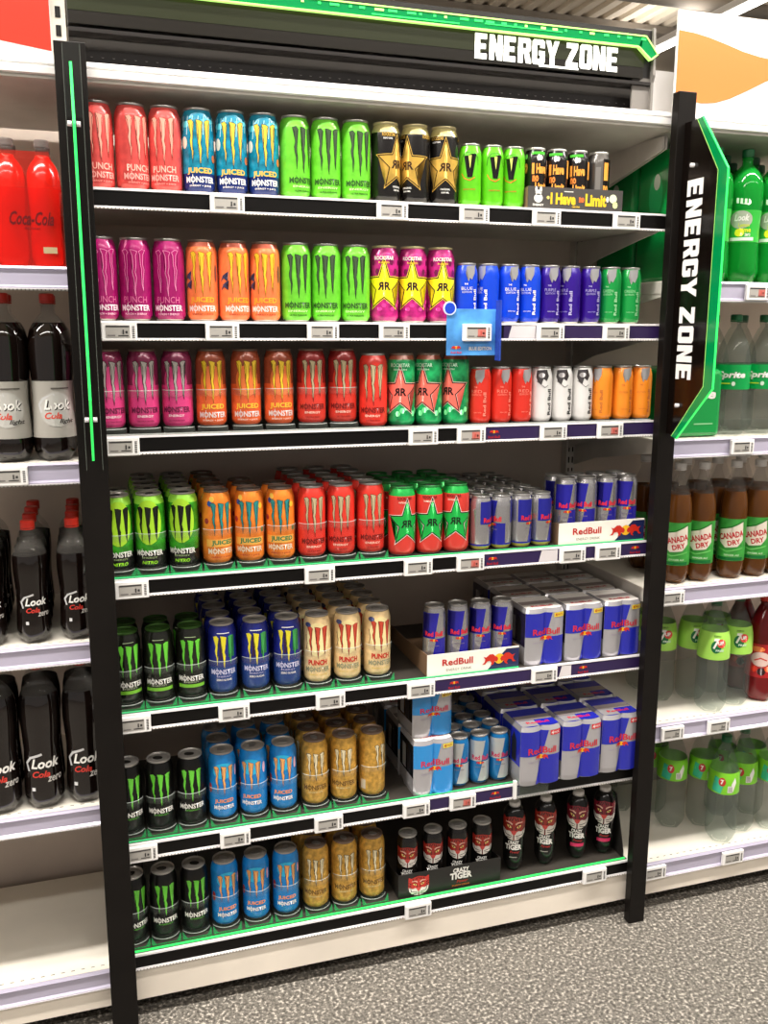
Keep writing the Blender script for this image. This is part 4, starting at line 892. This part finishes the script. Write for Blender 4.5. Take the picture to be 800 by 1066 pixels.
# tiger bottles on the bottom shelf
def tb(nm, desc, red, bandc):
    A = tiger(Art(), 0, .132, .058, 2, red); A.text('CRAZY',0,.092,.030,.010,WHT,5,.05); A.text('TIGER',0,.078,.046,.016,WHT,5,.05); A.text('Power',.004,.064,.026,.007,(200,50,50),5,0,.3)
    if bandc: A.poly([(-.018,.044),(.020,.046),(.022,.056),(-.016,.055)], bandc, 4)
    else: A.rect(-.010,.010,.047,.050,(150,146,140),4)
    bottle_kind(nm, desc, [(.010,.0005),(.014,.003),(.021,.014),(.0275,.030),(.0285,.05),(.0285,.10),(.0305,.13),(.031,.152),(.029,.168),(.0235,.180),(.017,.1865),(.0135,.188),(.0135,.190)], lambda z: mat('black_bottle_sleeve',(14,12,11),.25,coat=.2,spec=.3) if z > .018 else mat('green_dark_bottle_base',(34,60,44),.15), WHC, None, A, petal=False, capr=.0150, caph=.010)
tb('tigerred','black bottle with red tiger face',(150,40,30),None); tb('tigerpink','black bottle with crimson tiger face and pink band',(120,24,40),(200,40,90))
for x, k, l in ((1.019,'tigerred','black bottle with red tiger face, nearer the carton tray'),(1.113,'tigerred','black bottle with red tiger face, second from the carton tray'),(1.212,'tigerpink','black tiger bottle with pink band, left of two'),(1.303,'tigerpink','black tiger bottle with pink band, beside the right post')):
    for j in range(1):
        put_bottle(k, min(x,1.296), .060+j*.068, Z[7], .0, l+('' if j == 0 else ', second row'), 'tiger bottles')

# right bay
A = Art().ell(-.004,.155,.028,.022,(170,180,160),1); A.text('Look',-.002,.160,.036,.016,WHT,4,.03,.25); A.text('Lemon',.004,.142,.026,.009,(210,220,50),4,.02); A.text('Lime',.008,.130,.028,.012,(236,240,60),4,.02); A.text('zero',.014,.118,.014,.007,WHT,4,.02); A.rect(-.03,.03,.104,.112,(220,235,220),2); A.ell(-.006,.124,.012,.010,(230,235,50),1)
A.poly([(-.02,.196),(.012,.19),(.02,.196),(.012,.204),(-.016,.208)],(210,235,210),3)
bottle_kind('lime','large green lemon lime bottle',waist(.0435,.314),lambda z: GREENB,GREENC,(.100,.178,mat('green_label',(50,170,60),.25)),A)
A = Art().text('Sprite',0,.158,.072,.022,WHT,4,.04,.2); A.rect(-.03,-.002,.136,.139,(200,220,60),3); A.ell(.006,.137,.005,.006,(220,240,220),3,8)
bottle_kind('sprite','clear lemonade bottle with green label',std(.044,.300),lambda z: SODA,GREENC,(.122,.186,mat('bright_green_label',(0,150,70),.3)),A)
A = Art(); A.poly([(-.032,.136),(0,.144),(.030,.160),(.034,.110),(.018,.092),(-.014,.088),(-.032,.104)],(232,222,206),2); A.line([(-.034,.138),(0,.147),(.032,.163)],.0015,(30,90,40),3)
A.text('CANADA',0,.123,.066,.017,(196,30,44),5,.03,0,.22); A.text('DRY',.008,.104,.034,.014,(196,30,44),5,.03,0,.22); A.text('GINGER ALE',.004,.068,.040,.005,(200,235,190),4,.02,0); A.line([(-.034,.086),(-.01,.078),(.034,.088)],.003,(120,210,110),3)
A.poly([(-.036,.054),(.036,.054),(.036,.062),(-.036,.062)],(20,110,50),2)
bottle_kind('ginger','ginger ale bottle with green label',std(.0365,.310),lambda z: BROWN if z < .245 else NECK,WHC,(.052,.168,mat('canada_green_label',(52,142,54),.35,noise=.25,nscale=30)),A)
A = Art(); A.text('7',-.004,.205,.018,.030,WHT,5,.05,.2); A.ell(-.004,.196,.014,.018,(20,110,60),3); A.text('UP',.008,.207,.016,.010,WHT,5,.04); A.ell(.010,.206,.012,.012,(214,70,60),4); A.text('FREE',.006,.186,.022,.006,(220,240,220),5,.03); A.text('ZERO',-.002,.226,.022,.004,(40,80,30),4,.02)
bottle_kind('sevenup','clear bottle with pale green label',std(.0435,.310),lambda z: SODA,GREENC,(.158,.236,mat('pale_lime_label',(160,214,86),.35)),A)
A = Art(); A.ell(-.008,.196,.010,.013,(190,40,40),3); A.text('7',-.008,.196,.009,.014,WHT,4,.04); A.poly([(-.036,.165),(-.01,.16),(0,.2),(-.03,.21)],(60,190,150),1); A.rect(.008,.022,.165,.185,WHT,3)
for q in range(5): A.rect(.010+q*.0025,.011+q*.0025,.167,.183,(60,60,60),4)
A.poly([(.024,.165),(.034,.195),(.030,.21),(.018,.19)],WHT,2)
bottle_kind('mojito','clear bottle with bright green mojito label',std(.0435,.310),lambda z: SODA,GREENC,(.158,.222,mat('lime_label',(120,196,40),.35)),A)
A = Art(); A.ell(0,.13,.028,.022,(230,200,190),2); A.ell(-.016,.10,.010,.010,(226,60,40),3,8); A.ell(.004,.094,.012,.012,(50,16,20),3,8); A.ell(.02,.102,.009,.008,(230,90,50),3,8); A.ell(-.01,.16,.02,.008,(240,130,70),3); A.line([(-.016,.126),(0,.134),(.016,.128)],.004,(206,70,60),4)
bottle_kind('redfruit','dark red fruit drink bottle',std(.043,.300),lambda z: REDL,REDC,(.075,.175,mat('red_label',(170,24,30),.35)),A)
def block(k, xs, z, y0, dy, deep, where, o=0):
    for i, x in enumerate(xs):
        for j in range(deep[i] if isinstance(deep, (list, tuple)) else deep):
            put_bottle(k, x, y0[i]+j*dy if isinstance(y0, (list, tuple)) else y0+j*dy, z, o, '%s, %s, %s column, %s' % (BK[k][3], where, ORD[i], DEPTH[j]), BK[k][3]+'s')
block('lime',(1.517,1.608,1.699,1.79),ZN[1],.055,.09,4,'top shelf right',-.05)
block('sprite',(1.610,1.702,1.794),ZN[2],.055,.091,2,'second shelf right',-.05)
block('ginger',(1.467,1.542,1.644,1.722,1.798),ZN[3],(.052,.052,.052,.052,.052),.08,3,'third shelf right',.0)
block('sevenup',(1.520,1.616,1.708),ZN[4],(.165,.055,.075),.092,2,'fourth shelf right',.25)
block('redfruit',(1.802,),ZN[4],.08,.09,2,'fourth shelf right',.0)
block('mojito',(1.500,1.592,1.686,1.778,1.870),ZN[5],(.30,.17,.055,.09,.07),.093,2,'base shelf right',.1)
# green shrink packs behind the right post
def gpack(x0, x1, y0, y1, z, h, label, txt):
    e = thing('drink_pack', label, 'drink pack', ((x0+x1)/2,(y0+y1)/2,z)); W, D = (x1-x0)/2, (y1-y0)/2
    m = MB(); m.rbox(-W,W,-D,D,.0005,h,mat('green_pack_film',(8,140,62),.2,coat=.4),.012)
    A = Art()
    if txt: A.text('Sprite',0,h*.62,W*1.5,.034,WHT,1,.04,.2); A.ell(-W*.2,h*.38,.008,.008,WHT,1,10); A.rect(W*.0,W*.7,h*.19,h*.21,(140,210,150),1)
    else:
        A.ell(0,h*.62,W*.5,h*.20,(30,180,100),1); A.ell(-W*.1,h*.72,W*.2,h*.07,(210,230,210),2); A.text('7',0,h*.72,W*.3,h*.10,(10,120,60),3,.03,.2); A.text('500 ML',0,h*.46,W*.5,.006,(200,230,200),2)
    A.flat(m, lambda x, zz, l: (x, -D-l-.0004, zz)); B = Art()
    if not txt: B.ell(0,h*.66,D*.35,h*.16,(30,180,100),1); B.ell(.004,h*.76,D*.16,h*.06,(210,230,210),2)
    B.flat(m, lambda x, zz, l: (-W-l-.0004, -x, zz)); part('printed_film', m.mesh('gp'), e); return e
gpack(1.385,1.468,.03,.20,ZN[1],.325,'tall green shrink-wrapped drink pack behind the right post','')
gpack(1.385,1.468,.215,.40,ZN[1],.325,'tall green shrink-wrapped drink pack, behind the first by the right post','')
gpack(1.392,1.556,.020,.19,ZN[2],.175,'green pack with white lettering behind the tip of the side sign',True)
gpack(1.392,1.556,.205,.39,ZN[2],.175,'green pack with white lettering, behind the first at the side sign',True)
